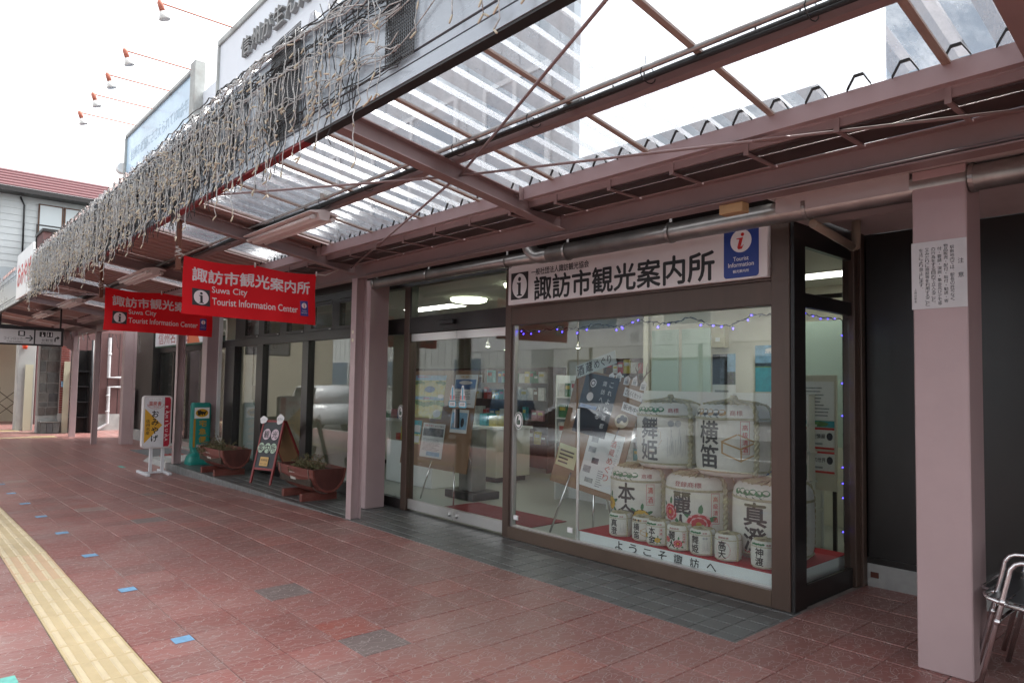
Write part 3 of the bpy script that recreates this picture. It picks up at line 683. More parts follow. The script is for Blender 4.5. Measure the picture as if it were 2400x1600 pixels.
# entrance
post(-6.94, -6.83); post(-7.46, -6.94, 0, .115, FY + .02, FY + .1, bronze_d, 'frame_sill')
build('door_header', MB().box(-7.5, -5.115, FY + .003, FY + .1, 2.063, 2.25, bev=.003), bronze_d, off_)
build('door_sensor', MB().box(-6.17, -5.93, FY - .05, FY + .0025, 2.13, 2.18, bev=.006), blackg, off_)
glass(-7.46, -6.94, .115, 2.063); glass(-7.46, -6.94, 2.25, 2.60); glass(-6.83, -5.115, 2.25, 2.60)
post(-6.94, -6.80, 2.2502, 2.62, FY + .006, FY + .1, bronze_d, 'upper_mullion', 0)
build('head_frame', MB().box(-13.2, -5.115, FY + .01, FY + .12, 2.6205, 2.70), bronze_d, off_)
for i, (x0, x1) in enumerate(((-6.826, -5.955), (-5.945, -5.12))):
    d = build('door_glass', MB().box(x0, x1, FY + .04, FY + .05, .13, 1.975), pane, off_)
    build('top_rail', MB().box(x0, x1, FY + .028, FY + .062, 1.968, 2.058, bev=.003), steel, d)
    build('bottom_rail', MB().box(x0, x1, FY + .028, FY + .062, .022, .138, bev=.003), steel, d)
    xm = x1 - .06 if i == 0 else x0 + .06
    q = MB(); 
    q.tube([(xm, FY + .028, .075), (xm, FY + .005, .075)], [.024, .02], 14); build('lock', q, steel, d)
    q = MB(); xs_ = x1 - .055 if i == 0 else x0 + .115
    for k, (m_, sc) in enumerate(((0, 1), )):
        P = [(-.055, -.075), (.055, -.075), (.015, .1), (-.015, .1)]; q.add([(xs_ + a, FY + .038, 1.365 + c) for a, c in P], [(0, 1, 2, 3)], 0)
        q.add([(xs_ + a * .35, FY + .037, 1.37 + c * .8) for a, c in [(-.03, -.075), (.03, -.075), (.03, .09), (-.03, .09)]], [(0, 1, 2, 3)], 1)
        for s_ in (-1, 1): q.add([(xs_ + s_ * .028 + a, FY + .0365, 1.335 + c) for a, c in [(-.008, -.022), (.008, -.022), (.008, .022), (-.008, .022)]], [(0, 1, 2, 3)], 2)
        rect(q, (xs_ - .065, FY + .038, 1.225), X_, Z_, .13, .075, 1, r=.02); rect(q, (xs_ - .052, FY + .037, 1.238), X_, Z_, .104, .049, 0, r=.01)
        text(q, '自動', (xs_, FY + .0365, 1.262), X_, Z_, w=.07, h=.03, mi=3, center=True)
    build('sticker', q, [white, mat('cyan_print', (.10, .45, .62), .5), red_p, black], d)
    if i == 1:
        q = MB().box(x0 + .035, x0 + .075, FY + .0, FY + .0385, 1.008, 1.213, bev=.006); h_ = build('door_handle', q, blackg, d)
        q = MB().box(x0 + .005, x0 + .0345, FY + .02, FY + .0385, 1.012, 1.209); build('handle_label', q, white, h_)
def oval(x, z, par):
    q = MB(); c = (x, FY + .036, z); disc(q, c, X_, Z_, .062, .083, 22, 0); disc(q, c, X_, Z_, .056, .077, 22, 1, .0006); disc(q, c, X_, Z_, .046, .066, 22, 0, .0012)
    rect(q, (x - .03, FY + .0345, z - .038), X_, Z_, .055, .045, 1, r=.012); q.add([(x - .03, FY + .0343, z), (x - .005, FY + .0343, z), (x + .004, FY + .0343, z + .045), (x - .016, FY + .0343, z + .045)], [(0, 1, 2, 3)], 1)
    for k in range(3): rect(q, (x - .028, FY + .0340, z - .024 + k * .012), X_, Z_, .03, .002, 0)
    build('sticker', q, [white, mat('sticker_green', (.04, .09, .06), .5)], par)
for x in (-7.03, -4.935): oval(x, 1.135, off_)
# windows left of the pillar
build('left_transom', MB().box(-13.1, -7.5, FY + .0, FY + .1, 2.072, 2.20, bev=.003), bronze_d, off_)
build('left_sill', MB().box(-13.1, -7.5, FY + .01, FY + .1, 0, .16, bev=.003), bronze_d, off_)
for x0, x1 in ((-11.38, -11.12), (-9.66, -9.46), (-12.75, -12.30), (-7.50, -7.46)): post(x0, x1, .1602 if x0 > -12 else 0, 2.071, FY - .004 if x0 > -12 else FY - .03, FY + .1, bronze_d, 'mullion', .003)
for x0, x1 in ((-11.36, -11.13), (-10.52, -10.27), (-9.655, -9.43), (-8.79, -8.57), (-12.4, -11.95), (-7.9, -7.5)): post(x0, x1, 2.2005, 2.62, FY + .012, FY + .1, bronze_d, 'upper_mullion', 0)
for x0, x1 in ((-12.3, -11.38), (-11.12, -9.66), (-9.46, -7.50)): glass(x0, x1, .16, 2.072)
for x0, x1 in ((-11.95, -11.36), (-11.13, -10.52), (-10.27, -9.655), (-9.43, -8.79), (-8.57, -7.9)):
    s_ = build('vent_sash', MB().box(x0, x1, FY + .008, FY + .05, 2.203, 2.245, bev=.003), bronze_d, off_); build('vent_head', MB().box(x0, x1, FY + .008, FY + .05, 2.56, 2.61), bronze_d, off_)
    glass(x0, x1, 2.245, 2.56, FY + .03, name='vent_pane', parent=s_)
    build('vent_catch', MB().box(x1 - .06, x1 - .02, FY - .004, FY + .0075, 2.21, 2.222), steel, s_)
# wall above, dark void under the eaves, pale soffit to the right
build('eaves_wall', MB().box(-13.2, -2.15, FY + .06, FY + .2, 2.7205, 2.95), dark_wall, off_)
build('void_shade_plate', MB().box(-13.2, -2.16, 3.90, FY + .055, 2.88, 2.93), mat('void_shade', (.05, .034, .032), .6), off_)  # added plate, its dark colour stands in for the shaded open void
build('pale_soffit', MB().box(-2.14, 4, 3.875, 5.62, 2.700, 2.75), mat('soffit_pink', (.62, .59, .59), .6, var=.05), off_)
build('soffit_step', MB().box(-2.10, -1.315, 4.15, 4.60, 2.60, 2.699), mat('soffit_pink2', (.46, .42, .42), .6), off_)
# square pillars of the structure
for x0, x1, y0, y1, z0, lab in ((-1.302, -1.040, 4.155, 4.40, 0, None), (-7.44, -7.19, 4.18, 4.44, 0, None)):
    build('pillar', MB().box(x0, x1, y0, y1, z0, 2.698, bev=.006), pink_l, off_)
# dark clad wall right of the side window
build('clad_wall', MB().box(-2.12, -1.55, 5.62, 5.70, .17, 2.698, bev=.003).box(-1.545, 4, 5.62, 5.70, .17, 2.698, bev=.003), dark_wall, off_)
build('leak_block', MB().box(-2.199, 4.5, 5.72, 6.0, -.1, 3.0).box(-2.199, -2.13, 5.605, 5.7195, -.05, 2.95), dark_wall, off_)  # added boxes behind the cladding, block sky light leaking through the gaps
build('clad_wall_flashing', MB().box(-2.12, 4, 5.60, 5.6195, .17, .215), dark_wall, off_)
build('wall_footing', MB().box(-2.12, 4, 5.595, 5.70, -.05, .1695, bev=.006), concrete, off_)
build('footing_tag', MB().box(-2.09, -2.035, 5.585, 5.5945, .07, .11), mat('rust_tag', (.10, .03, .02), .7), off_)
# storey above the canopy, seen through the clear sheets
uw = mat('pale_siding', (.42, .46, .49), .6, var=.06, vscale=1.5, stretch=(6, 1, .3))
q = MB().box(-22, -4.7, 5.0, 5.1, 2.95, 5.9).box(-4.699, -2.2, 5.0, 5.1, 2.95, 3.75)
upw = build('upper_wall', q, uw, off_)
x = -13.9
while x < -4.8: build('siding_rib', MB().box(x, x + .012, 4.984, 4.9995, 2.95, 5.9), uw, upw); x += .31
build('shade_block', MB().box(-2.0, 6, 5.75, 8, 3.0, 5.4), mat('blue_grey_shade', (.30, .36, .43), .6, var=.15, vscale=1.2), off_)  # added block, its blue-grey imitates shade seen through the roof sheets
wf = mat('white_frame', (.72, .74, .75), .5)
for x0, x1, z0, z1 in ((-6.1, -5.0, 3.5, 4.9), (-8.6, -6.6, 3.5, 5.0), (-11.8, -9.6, 3.5, 5.0)):
    f_ = build('upper_window', MB().box(x0, x1, 4.95, 4.983, z0, z0 + .06).box(x0, x1, 4.95, 4.983, z1 - .06, z1).box(x0, x0 + .06, 4.95, 4.983, z0 + .06, z1 - .06).box(x1 - .06, x1, 4.95, 4.983, z0 + .06, z1 - .06).box((x0 + x1) / 2 - .03, (x0 + x1) / 2 + .03, 4.952, 4.98, z0 + .06, z1 - .06), wf, off_)
    build('upper_pane', MB().box(x0 + .06, x1 - .06, 4.970, 4.978, z0 + .06, z1 - .06), mat('sky_pane', (.16, .22, .28), .08, spec=.8), f_)

# sign board over the window
sg = thing('office_sign', 'long white sign board with black Japanese lettering above the shop window', 'sign', (-3.66, 4.45, 2.25))
sy = FY - .045
build('panel', MB().box(-5.028, -2.318, sy, FY + .0285, 2.256, 2.655, bev=.004), mat('sign_panel_white', (.74, .70, .69), .4, var=.02), sg)  # even off-white panel colour
q = MB(); f0 = sy - .0012
rect(q, (-4.985, f0, 2.305), X_, Z_, .245, .26); build('pictogram_square', q, black, sg)
q = MB(); disc(q, (-4.862, f0 - .001, 2.435), X_, Z_, .103, .118, 32); build('pictogram_disc', q, white, sg)
q = MB(); info_i(q, (-4.862, f0 - .002, 2.430), X_, Z_, .185); build('pictogram_letter', q, black, sg)
q = MB(); text(q, '諏訪市観光案内所', (-4.655, f0, 2.278), X_, Z_, w=1.92, h=.222, bold=.028); build('lettering', q, black, sg)
q = MB(); text(q, '一般社団法人諏訪観光協会', (-4.70, f0, 2.515), X_, Z_, w=.73, h=.062, bold=.02); build('small_lettering', q, black, sg)
q = MB(); rect(q, (-2.655, f0, 2.272), X_, Z_, .275, .368, r=.025); build('badge', q, blue_p, sg)
q = MB(); disc(q, (-2.518, f0 - .001, 2.535), X_, Z_, .083, n=28); build('badge_disc', q, white, sg)
q = MB(); disc(q, (-2.505, f0 - .002, 2.580), X_, Z_, .013, n=12)
q.add([(-2.518 + a, f0 - .002, 2.525 + c) for a, c in ((-.035, .03), (.018, .034), (-.002, -.032), (.012, -.028), (.018, -.018), (.022, -.02), (.008, -.048), (-.02, -.05), (-.028, -.035), (-.012, .022), (-.035, .024))], [(0, 10, 9, 1), (1, 9, 8, 2), (2, 8, 7, 6), (2, 6, 5, 4, 3)]); build('badge_letter', q, red_p, sg)
for bod, z_, w_, h_ in (('Tourist', 2.408, .12, .030), ('Information', 2.366, .20, .032), ('観光案内所', 2.318, .125, .022)): build('badge_lettering', text(MB(), bod, (-2.518, f0 - .001, z_), X_, Z_, w=w_, h=h_, center=True, bold=.012), white, sg)

# ---------------------------------------------------------------- duct along the front
DY, DZ, DR = 4.22, 2.622, .070
du = thing('exhaust_duct', 'galvanised round duct strapped along the office front above the sign', 'duct', (-4, DY, DZ))
q = MB().tube([(-7.19, DY, DZ + .03), (-4.62, DY, DZ + .008), (-4.30, DY, DZ)], [.056, .056, .058], 20); build('pipe', q, galv, du)
q = MB().tube([(-4.48, DY - .02, DZ + .20)] + [(-4.48 + .16 - .16 * math.cos(a), DY - .02 + .02 * a / 1.57, DZ + .16 - .16 * math.sin(a)) for a in (.0, .26, .52, .78, 1.05, 1.31, 1.57)] + [(-4.2, DY, DZ)], .066, 20); build('elbow', q, galv, du)
q = MB().tube([(-4.22, DY, DZ), (-.72, DY, DZ)], DR, 24); build('pipe', q, galv, du)
q = MB().tube([(-.74, DY, DZ)] + [(-.74 + .17 * math.sin(a), DY, DZ - .17 + .17 * math.cos(a)) for a in (.2, .5, .8, 1.1, 1.4, 1.57)] + [(-.57, DY, DZ - .35)], .082, 22); build('elbow', q, galv, du)
q = MB().tube([(-.57, DY, DZ - .34), (-.57, DY, 0)], .076, 22); build('pipe', q, galv, du)
for x in (-7.12, -6.05, -4.78, -4.0, -2.95, -1.92, -1.02):
    r_ = (DR if x > -4.2 else .057) + .004; zc_ = DZ + (.03 * max(0, (-4.3 - x)) / 2.9)
    q = MB()
    ring = [(x, DY + r_ * math.cos(a * math.pi / 12), zc_ + r_ * math.sin(a * math.pi / 12)) for a in range(25)]
    for p_, p2 in zip(ring, ring[1:]): q.obox((p_[0] - .012, p_[1], p_[2]), (.024, 0, 0), (0, p2[1] - p_[1], p2[2] - p_[2]), (0, (p_[1] - DY) * .05, (p_[2] - zc_) * .05))
    q.box(x - .011, x + .011, DY - .006, DY + .006, zc_ + r_, zc_ + r_ + .05); q.tube([(x, DY, zc_ + r_ + .05), (x, DY, 2.87 if x < -2.2 else 2.70)], .005, 6)
    build('bracket', q, galv, du)
dp = thing('branch_pipe', 'thin pale pipe with elbow joining the duct beside the dark wall', 'pipe', (-2.0, 4.6, 2.5))
q = MB().tube([(-1.95, 4.35, 2.55), (-1.98, 5.05, 2.50)], .028, 12); q.tube([(-1.98, 5.02, 2.50), (-1.98, 5.09, 2.51), (-1.98, 5.10, 2.60), (-1.98, 5.10, 2.70)], .03, 12); build('pipe', q, mat('beige_pvc', (.34, .28, .22), .45), dp)
q = MB().box(-2.28, -2.12, 3.78, 3.86, 2.560, 2.6215, bev=.004)
o = build('wood_block', q, wood_l, label='short pale wooden block wedged under the long mauve beam', cat='wood block')
q = MB().tube([(-6.6, 3.775, 2.652), (-4.4, 3.775, 2.654), (-2.3, 3.775, 2.652), (-.4, 3.775, 2.653)], .008, 6)
o = build('beam_cable', q, pink, label='painted cable running along the lower flange of the mauve beam', cat='cable')
# LED garland inside the window
t = thing('led_garland', 'dark wire garland with tiny blue leds inside the shop window', 'fairy lights', (-3.5, 4.6, 2.0))
rr = random.Random(21); Wg = MB(); Bg = MB(); pts = []
for i in range(90):
    x = -4.98 + 2.64 * i / 89; z = 2.03 - .03 * abs(math.sin(i * .19)) + rr.gauss(0, .006) - (.05 * math.sin((i - 66) / 20 * math.pi) if i > 66 and i < 86 else 0)
    p = Vector((x, 4.595 + rr.gauss(0, .004), z)); pts.append(p)
    if i % 2 == 0:
        d = Vector((rr.uniform(-1, 1), -.3, rr.uniform(-1, .1))).normalized(); Wg.tube([p, p + d * .03], .0028, 5)
        if rr.random() < .4: Bg.tube([p + d * .03, p + d * .042], [.0036, .0025], 6)
Wg.tube(pts, .0035, 5); Wg.tube([(a.x, a.y, a.z + .008 * math.sin(i * 1.3)) for i, a in enumerate(pts)], .003, 5)
pts = []
for i in range(60):
    y = 4.70 + .72 * min(1, i / 18); z = 2.02 if i < 18 else 2.02 - (i - 18) * .041
    p = Vector((-2.215, y, z + rr.gauss(0, .005))); pts.append(p)
    if i % 3 == 0:
        d = Vector((.2, -1, rr.uniform(-.4, .2))).normalized(); Wg.tube([p, p + d * .03], .0028, 5)
        if rr.random() < .7: Bg.tube([p + d * .03, p + d * .042], [.0036, .0025], 6)
Wg.tube(pts, .0035, 5)
build('wire', Wg, wire_k, t); build('led', Bg, led_blue, t)
# ---------------------------------------------------------------- inside the office
build('interior_floor', MB().add([(-13.1, 4.56, .001), (-2.2, 4.56, .001), (-2.2, 10.2, .001), (-13.1, 10.2, .001)], [(0, 1, 2, 3)]), mat('linoleum', (.33, .345, .32), .35, var=.05, vscale=1.5, rvar=.06), kind='structure')
build('interior_ceiling', MB().box(-13.1, -2.2, 4.62, 10.2, 2.64, 2.70), mat('ceiling_board', (.60, .60, .55), .8), kind='structure')
q = MB().box(-13.1, -2.2, 10.2, 10.3, 0, 2.64); q.box(-13.2, -13.1, 4.62, 10.2, 0, 2.64); q.box(-2.26, -2.20, 5.56, 10.2, 0, 2.64)
build('interior_wall', q, cream, kind='structure')
build('partition_wall', MB().box(-5.75, -2.27, 7.7, 7.78, 0, 2.639).box(-5.83, -5.751, 7.65, 7.83, 0, 2.639), cream, kind='structure')
for i, (x, y, w_, d_) in enumerate(((-8.6, 6.1, 1.2, .3), (-6.3, 6.9, 1.2, .3), (-8.8, 8.6, 1.2, .3), (-4.2, 6.4, 1.2, .3), (-3.1, 6.9, .9, .3))):
    t = thing('ceiling_light', 'lit rectangular ceiling panel light inside the office', 'ceiling light', (x, y, 2.63), group='panel lights on the office ceiling')
    build('frame', MB().box(-w_ / 2 - .03, w_ / 2 + .03, -d_ / 2 - .03, d_ / 2 + .03, .0005, .009), white, t, local=True); build('diffuser', MB().box(-w_ / 2, w_ / 2, -d_ / 2, d_ / 2, -.006, .0), lamp_on, t, local=True)
for x, y in ((-5.75, 5.35), (-7.3, 5.75)):
    t = thing('round_ceiling_light', 'lit round pale yellow ceiling lamp behind the upper door window', 'ceiling light', (x, y, 2.635), group='round lamps behind the upper door window')
    q = MB().lathe([(0, -.05), (.2, -.05), (.24, -.035), (.25, .0)], n=28); build('shade', q, lamp_warm, t, local=True); q = MB().lathe([(.251, -.004), (.27, -.004), (.27, .004)], n=28); build('rim', q, white, t, local=True)
for x, y in ((-7.9, 6.6), (-8.4, 7.4), (-7.0, 7.6)):
    t = thing('spot_lamp', 'small lit spot lamp hanging over the souvenir shelves', 'spot lamp', (x, y, 2.05), group='spot lamps over the souvenir shelves')
    q = MB().tube([(0, 0, .58), (0, 0, .05)], .006, 6); build('rod', q, steel, t, local=True); q = MB().lathe([(.02, .06), (.05, .0), (.045, -.005)], n=14); build('shade', q, steel, t, local=True); q = MB().lathe([(0, .02), (.03, .01), (.035, -.004), (0, -.02)], n=12); build('bulb', q, lamp_warm, t, local=True)
# white plinth with red top and the welcome lettering
pl = thing('display_plinth', 'low white display plinth with red cloth top and welcome lettering in the window', 'plinth', (-3.2, 5.0, 0))
build('front_box', MB().box(-4.165, -2.275, 4.585, 5.62, .002, .200, bev=.002), whitep, pl)
redc = mat('red_cloth', (.42, .010, .02), .85, var=.12, vscale=30, bump=.1, bscale=200)
build('red_top', MB().box(-4.166, -2.274, 4.584, 5.62, .2005, .206), redc, pl)
q = MB(); n_ = 'ようこそ諏訪へ'
for i, c in enumerate(n_): text(q, c, (-3.715 + i * .147, 4.5835, .150), X_, Z_, w=.078, h=.074 if c not in 'へこ' else .05, center=True, bold=.02)
build('lettering', q, black, pl)

# sake barrels wrapped in printed straw mats
bar_white = mat('straw_mat_white', (.66, .65, .60), .75, var=.07, vscale=14, bump=.25, bscale=90, dirt=.3, dirtcol=(.45, .42, .33), dscale=5)
straw = mat('straw', (.40, .36, .22), .85, var=.3, vscale=50, bump=.4, bscale=120)
rope_m = mat('straw_rope', (.42, .39, .26), .85, var=.25, vscale=60, bump=.4, bscale=150)
leaf_g = mat('print_green', (.02, .16, .055), .6); pet_r = mat('print_red', (.50, .02, .03), .6); pet_p = mat('print_pink', (.70, .42, .42), .6); pet_y = mat('print_yellow', (.62, .38, .03), .6); ochre = mat('print_ochre', (.45, .28, .12), .6); seal = mat('print_dark_red', (.32, .05, .05), .6); faint = mat('print_faint_grey', (.36, .37, .38), .7)
BM_ = [bar_white, black, leaf_g, seal, pet_r, pet_p, pet_y, ochre, faint, white]
def prof(R_, H): return [(0, .0), (R_ * .86, 0), (R_ * .95, H * .05), (R_ * .99, H * .16), (R_, H * .45), (R_ * .995, H * .74), (R_ * .985, H * .82), (R_ * .955, H * .90), (R_ * .88, H * .96), (R_ * .74, H * .985)]
def rad(P, z):
    for (r0, z0), (r1, z1) in zip(P[1:], P[2:]):
        if z0 <= z <= z1: return r0 + (r1 - r0) * (z - z0) / max(1e-6, z1 - z0)
    return P[-1][0]
def wrap(out, src, P, phi0, R_, off, mi):
    bm = bmesh.new(); vs = [bm.verts.new(v) for v in src.v]
    for f in src.f:
        try: bm.faces.new([vs[i] for i in f])
        except ValueError: pass
    us = [v[0] for v in src.v]; u = min(us) + R_ * .09
    while u < max(us):
        bmesh.ops.bisect_plane(bm, geom=bm.verts[:] + bm.edges[:] + bm.faces[:], plane_co=(u, 0, 0), plane_no=(1, 0, 0)); u += R_ * .09
    bm.verts.index_update(); V = []
    for v in bm.verts:
        a = phi0 + v.co.x / R_; r = rad(P, v.co.y) + off + v.co.z; V.append((r * math.cos(a), r * math.sin(a), v.co.y))
    out.add(V, [[v.index for v in f.verts] for f in bm.faces], mi); bm.free()
def tx(out, P, R_, phi, body, u, v, w_, h_, mi, bold=.03, off=.0015):
    s_ = MB(); text(s_, body, (u, v, 0), X_, Y_, w=w_, h=h_, center=True, bold=bold); wrap(out, s_, P, phi, R_, off, mi)
def barrel(name, label, group, loc, R_, H, face, big, style, detail=1, roll=0):
    t = thing(name, label, 'sake barrel', loc, 0, group); P = prof(R_, H); phi = face; s = R_ / .285
    build('body', MB().lathe(P, n=36), bar_white, t, local=True)
    q = MB().lathe([(0, H * 1.0), (R_ * .5, H * .995), (R_ * .74, H * .982), (R_ * .78, H * .975)], n=24)
    rr = random.Random(len(label) * 31 + ord(big[0]))
    for k in range(22):
        a = k * 2 * math.pi / 22 + rr.uniform(-.1, .1); c, s_ = math.cos(a), math.sin(a)
        q.tube([(R_ * .05 * c, R_ * .05 * s_, H * 1.02), (R_ * .45 * c, R_ * .45 * s_, H * 1.015), (R_ * .80 * c, R_ * .80 * s_, H * .985)], [.010 * s, .012 * s, .007 * s], 4)
    build('straw_lid', q, straw, t, local=True)
    # ropes: bands round the body, two doubled cords down the sides and over the top, a knot
    q = MB()
    for zz, r_ in ((H * .785, .006), (H * .80, .005), (H * .07, .008)):
        q.tube([((rad(P, zz) + r_ * .5 * s) * math.cos(a * math.pi / 18), (rad(P, zz) + r_ * .5 * s) * math.sin(a * math.pi / 18), zz) for a in range(37)], r_ * s, 5, cap=False)
    for da in ((1.12, -1.9, 1.9 + .45)):
        a = phi + da; ca, sa = math.cos(a), math.sin(a)
        path = [(rad(P, z_ * H) + .016 * s, z_ * H) for z_ in [.02 + .0283 * i for i in range(34)]] + [(R_ * (.72 - .06 * i), H * (1.0 + .004 * i)) for i in range(12)]
        for ph in (0, math.pi):
            q.tube([((r + .011 * s * math.cos(i * 1.05 + ph)) * ca - .011 * s * math.sin(i * 1.05 + ph) * sa, (r + .011 * s * math.cos(i * 1.05 + ph)) * sa + .011 * s * math.sin(i * 1.05 + ph) * ca, z_) for i, (r, z_) in enumerate(path)], .0125 * s, 6)
    for k in range(5): q.tube([(.05 * s * math.cos(k * 1.3), .05 * s * math.sin(k * 1.3), H * 1.02), (.02 * s * math.cos(k * 2.3), .02 * s, H * 1.09), (-.06 * s * math.cos(k * 1.7), -.05 * s * math.sin(k * 1.1), H * 1.03)], .014 * s, 6)
    build('rope', q, rope_m, t, local=True)
    # print
    q = MB(); kw = .17 * s; kh = H * (.31 if len(big) == 2 else .24)
    u0 = -.02 * s if style in ('honkin', 'masumi', 'kamiwatari', 'takaten') else -.05 * s
    ys = (H * .60, H * .27) if len(big) == 2 else (H * .72, H * .5, H * .25)
    for c, v_ in zip(big, ys):
        small = len(big) == 4
        tx(q, P, R_, phi, c, u0, v_, kw, kh, 1, bold=.028)
    build('brush_lettering', q, BM_, t, local=True)
    q = MB(); arc = MB()
    if style in ('honkin', 'maihime', 'masumi', 'kamiwatari', 'shinshin'):
        for k in range(6):
            m_ = MB(); disc(m_, (-.19 * s + k * .05 * s, H * .875 + (.006 * s if k % 2 else 0), 0), X_, Y_, .032 * s, .022 * s, 12); wrap(q, m_, P, phi, R_, .0015, 2)
        m_ = MB()
        for k in range(10): rect(m_, (-.21 * s + k * .028 * s, H * (.822 + .012 * (k % 2)), 0), (1, .6 if k % 2 else -.6, 0), (.5 if k % 2 else .5, 1, 0), .034 * s, .006 * s)
        wrap(q, m_, P, phi, R_, .0016, 1)
    if style == 'yokobue':
        for k in range(6):
            m_ = MB(); disc(m_, (-.19 * s + k * .05 * s, H * .875, 0), X_, Y_, .034 * s, .026 * s, 12); wrap(q, m_, P, phi, R_, .0015, 7 if k % 2 else 1)
        m_ = MB()
        for k in range(10): rect(m_, (-.21 * s + k * .028 * s, H * (.822 + .012 * (k % 2)), 0), (1, .6 if k % 2 else -.6, 0), (.5, 1, 0), .034 * s, .006 * s)
        wrap(q, m_, P, phi, R_, .0016, 1)
        for a, b_ in (((.08, .28), (.22, .23)), ((.22, .23), (.34, .28)), ((.08, .28), (.2, .34)), ((.2, .34), (.34, .28)), ((.08, .28), (.08, .20)), ((.22, .23), (.22, .14)), ((.34, .28), (.34, .19)), ((.08, .20), (.22, .14)), ((.22, .14), (.34, .19))):
            m_ = MB(); d = Vector((b_[0] - a[0], (b_[1] - a[1]), 0)) * s; rect(m_, (a[0] * s - .02 * s, a[1] * s - .02 * s, 0), d, Vector((-d.y, d.x, 0)), d.length, .012 * s); wrap(q, m_, P, phi, R_, .0017, 7)
    if style in ('reijin', 'takaten'): tx(q, P, R_, phi, '登録商標', .0, H * .875, .24 * s, .042 * s, 3, .01)
    else: tx(q, P, R_, phi, '商標', .17 * s, H * .875, .095 * s, .04 * s, 3, .01)
    if style == 'honkin':
        for k, c in enumerate('清酒'): tx(q, P, R_, phi, c, .20 * s, H * (.66 - .15 * k), .05 * s, .055 * s, 4, .01)
    if style in ('reijin', 'yokobue'):
        for k, c in enumerate('高級清酒'): tx(q, P, R_, phi, c, .235 * s, H * (.68 - .10 * k), .042 * s, .042 * s, 4, .01)
    if style in ('honkin', 'reijin', 'yokobue'):
        u1, v0, v1 = (.20, .43, .75) if style == 'honkin' else (.235, .32, .76)
        for a in (-.036, .033): m_ = MB(); rect(m_, ((u1 + a) * s, H * v0, 0), X_, Y_, .003 * s, H * (v1 - v0)); wrap(q, m_, P, phi, R_, .0015, 4)
        for v_ in (v0, v1): m_ = MB(); rect(m_, ((u1 - .036) * s, H * v_, 0), X_, Y_, .072 * s, .003 * s); wrap(q, m_, P, phi, R_, .0015, 4)
    def leaf(u, v, an, L, o=.0017):
        m_ = MB(); c, s2 = math.cos(an), math.sin(an); pts = [(0, 0), (.3, .22), (.7, .2), (1, 0), (.7, -.2), (.3, -.22)]
        m_.poly([((u + (a * c - b_ * s2) * L) * s, (v + (a * s2 + b_ * c) * L) * s, 0) for a, b_ in pts]); wrap(q, m_, P, phi, R_, o, 2)
    def flower(u, v, r, cols, n_):
        for k in range(6): leaf(u + r * .7 * math.cos(k * 1.05 + .4), v + r * .7 * math.sin(k * 1.05 + .4), k * 1.05 + .4, r * .85)
        for lay, (rad_, pr, mi) in enumerate(cols):
            for k in range(n_):
                a = 2 * math.pi * k / n_ + lay * .35; m_ = MB(); disc(m_, ((u + r * rad_ * math.cos(a)) * s, (v + r * rad_ * .8 * math.sin(a)) * s, 0), X_, Y_, r * pr * s, r * pr * .85 * s, 10); wrap(q, m_, P, phi, R_, .0019 + lay * .0004, mi)
    if style == 'honkin':
        for u, v in ((.12, .14), (-.22, .22)): flower(u, v, .075, ((.62, .36, 1), (.60, .33, 6), (.30, .30, 6), (.0, .3, 7)), 9)
    if style == 'reijin':
        for u, v, r in ((.10, .17, .105), (-.17, .24, .085)): flower(u, v, r, ((.66, .40, 5), (.60, .36, 4), (.40, .30, 5), (.34, .26, 4), (.0, .22, 6)), 8)
    if style in ('maihime', 'masumi'):
        for k in range(14): m_ = MB(); rect(m_, ((.12 + .012 * k) * s, H * (.18 + .012 * (k % 5)), 0), (1, 0, 0), (.12 * math.sin(k), 1, 0), .003 * s, H * (.3 + .1 * math.sin(k * 2))); wrap(q, m_, P, phi, R_, .0012, 8)
        if style == 'maihime':
            for uu in (.15, .21): m_ = MB(); disc(m_, (uu * s, H * .68, 0), X_, Y_, .028 * s, n=16); wrap(q, m_, P, phi, R_, .0013, 8)
            for k, c in enumerate('信州'): tx(q, P, R_, phi, c, (-.09 + .085 * k) * s, H * .71, .07 * s, H * .10, 1, .02)
            for k in range(12): m_ = MB(); a = k * .52; rect(m_, ((-.05 + .11 * math.cos(a)) * s, H * .45 + .11 * s * math.sin(a), 0), (-math.sin(a), math.cos(a), 0), (math.cos(a), math.sin(a), 0), .06 * s, .003 * s); wrap(q, m_, P, phi, R_, .0012, 7)
    if style == 'masumi' and s > .5: tx(q, P, R_, phi, 'MASUMI', .02 * s, H * .085, .25 * s, .034 * s, 4, .0)
    if style == 'takaten':
        for k in range(16): m_ = MB(); a = k * .4; rect(m_, ((.0 + .15 * math.cos(a)) * s, H * .42 + .17 * s * math.sin(a), 0), (-math.sin(a), math.cos(a), 0), (math.cos(a), math.sin(a), 0), .07 * s, .006 * s); wrap(q, m_, P, phi, R_, .0012, 4)
    build('print', q, BM_, t, local=True); return t
FA = R(-90 + 12)
G1 = 'large sake barrels stacked in the window'
barrel('sake_barrel', 'large white sake barrel with yellow chrysanthemum print, left end of lower row', G1, (-3.93, 5.17, .207), .285, .555, FA, '本金', 'honkin')
barrel('sake_barrel', 'large white sake barrel with red peony print, middle of lower row', G1, (-3.30, 5.14, .207), .285, .55, FA, '麗人', 'reijin')
barrel('sake_barrel', 'large white sake barrel beside the corner post with bold black lettering', G1, (-2.63, 5.12, .207), .30, .56, R(-90 + 6), '真澄', 'masumi')
barrel('sake_barrel', 'large sake barrel with green band on top of the yellow flower barrel', G1, (-3.64, 5.18, .785), .285, .57, R(-90 + 8), '舞姫', 'maihime')
barrel('sake_barrel', 'large sake barrel with box drawing, on the peony barrel in upper row', G1, (-2.99, 5.14, .785), .295, .575, R(-90 + 2), '横笛', 'yokobue')
G2 = 'small sake barrels in front of the large ones'
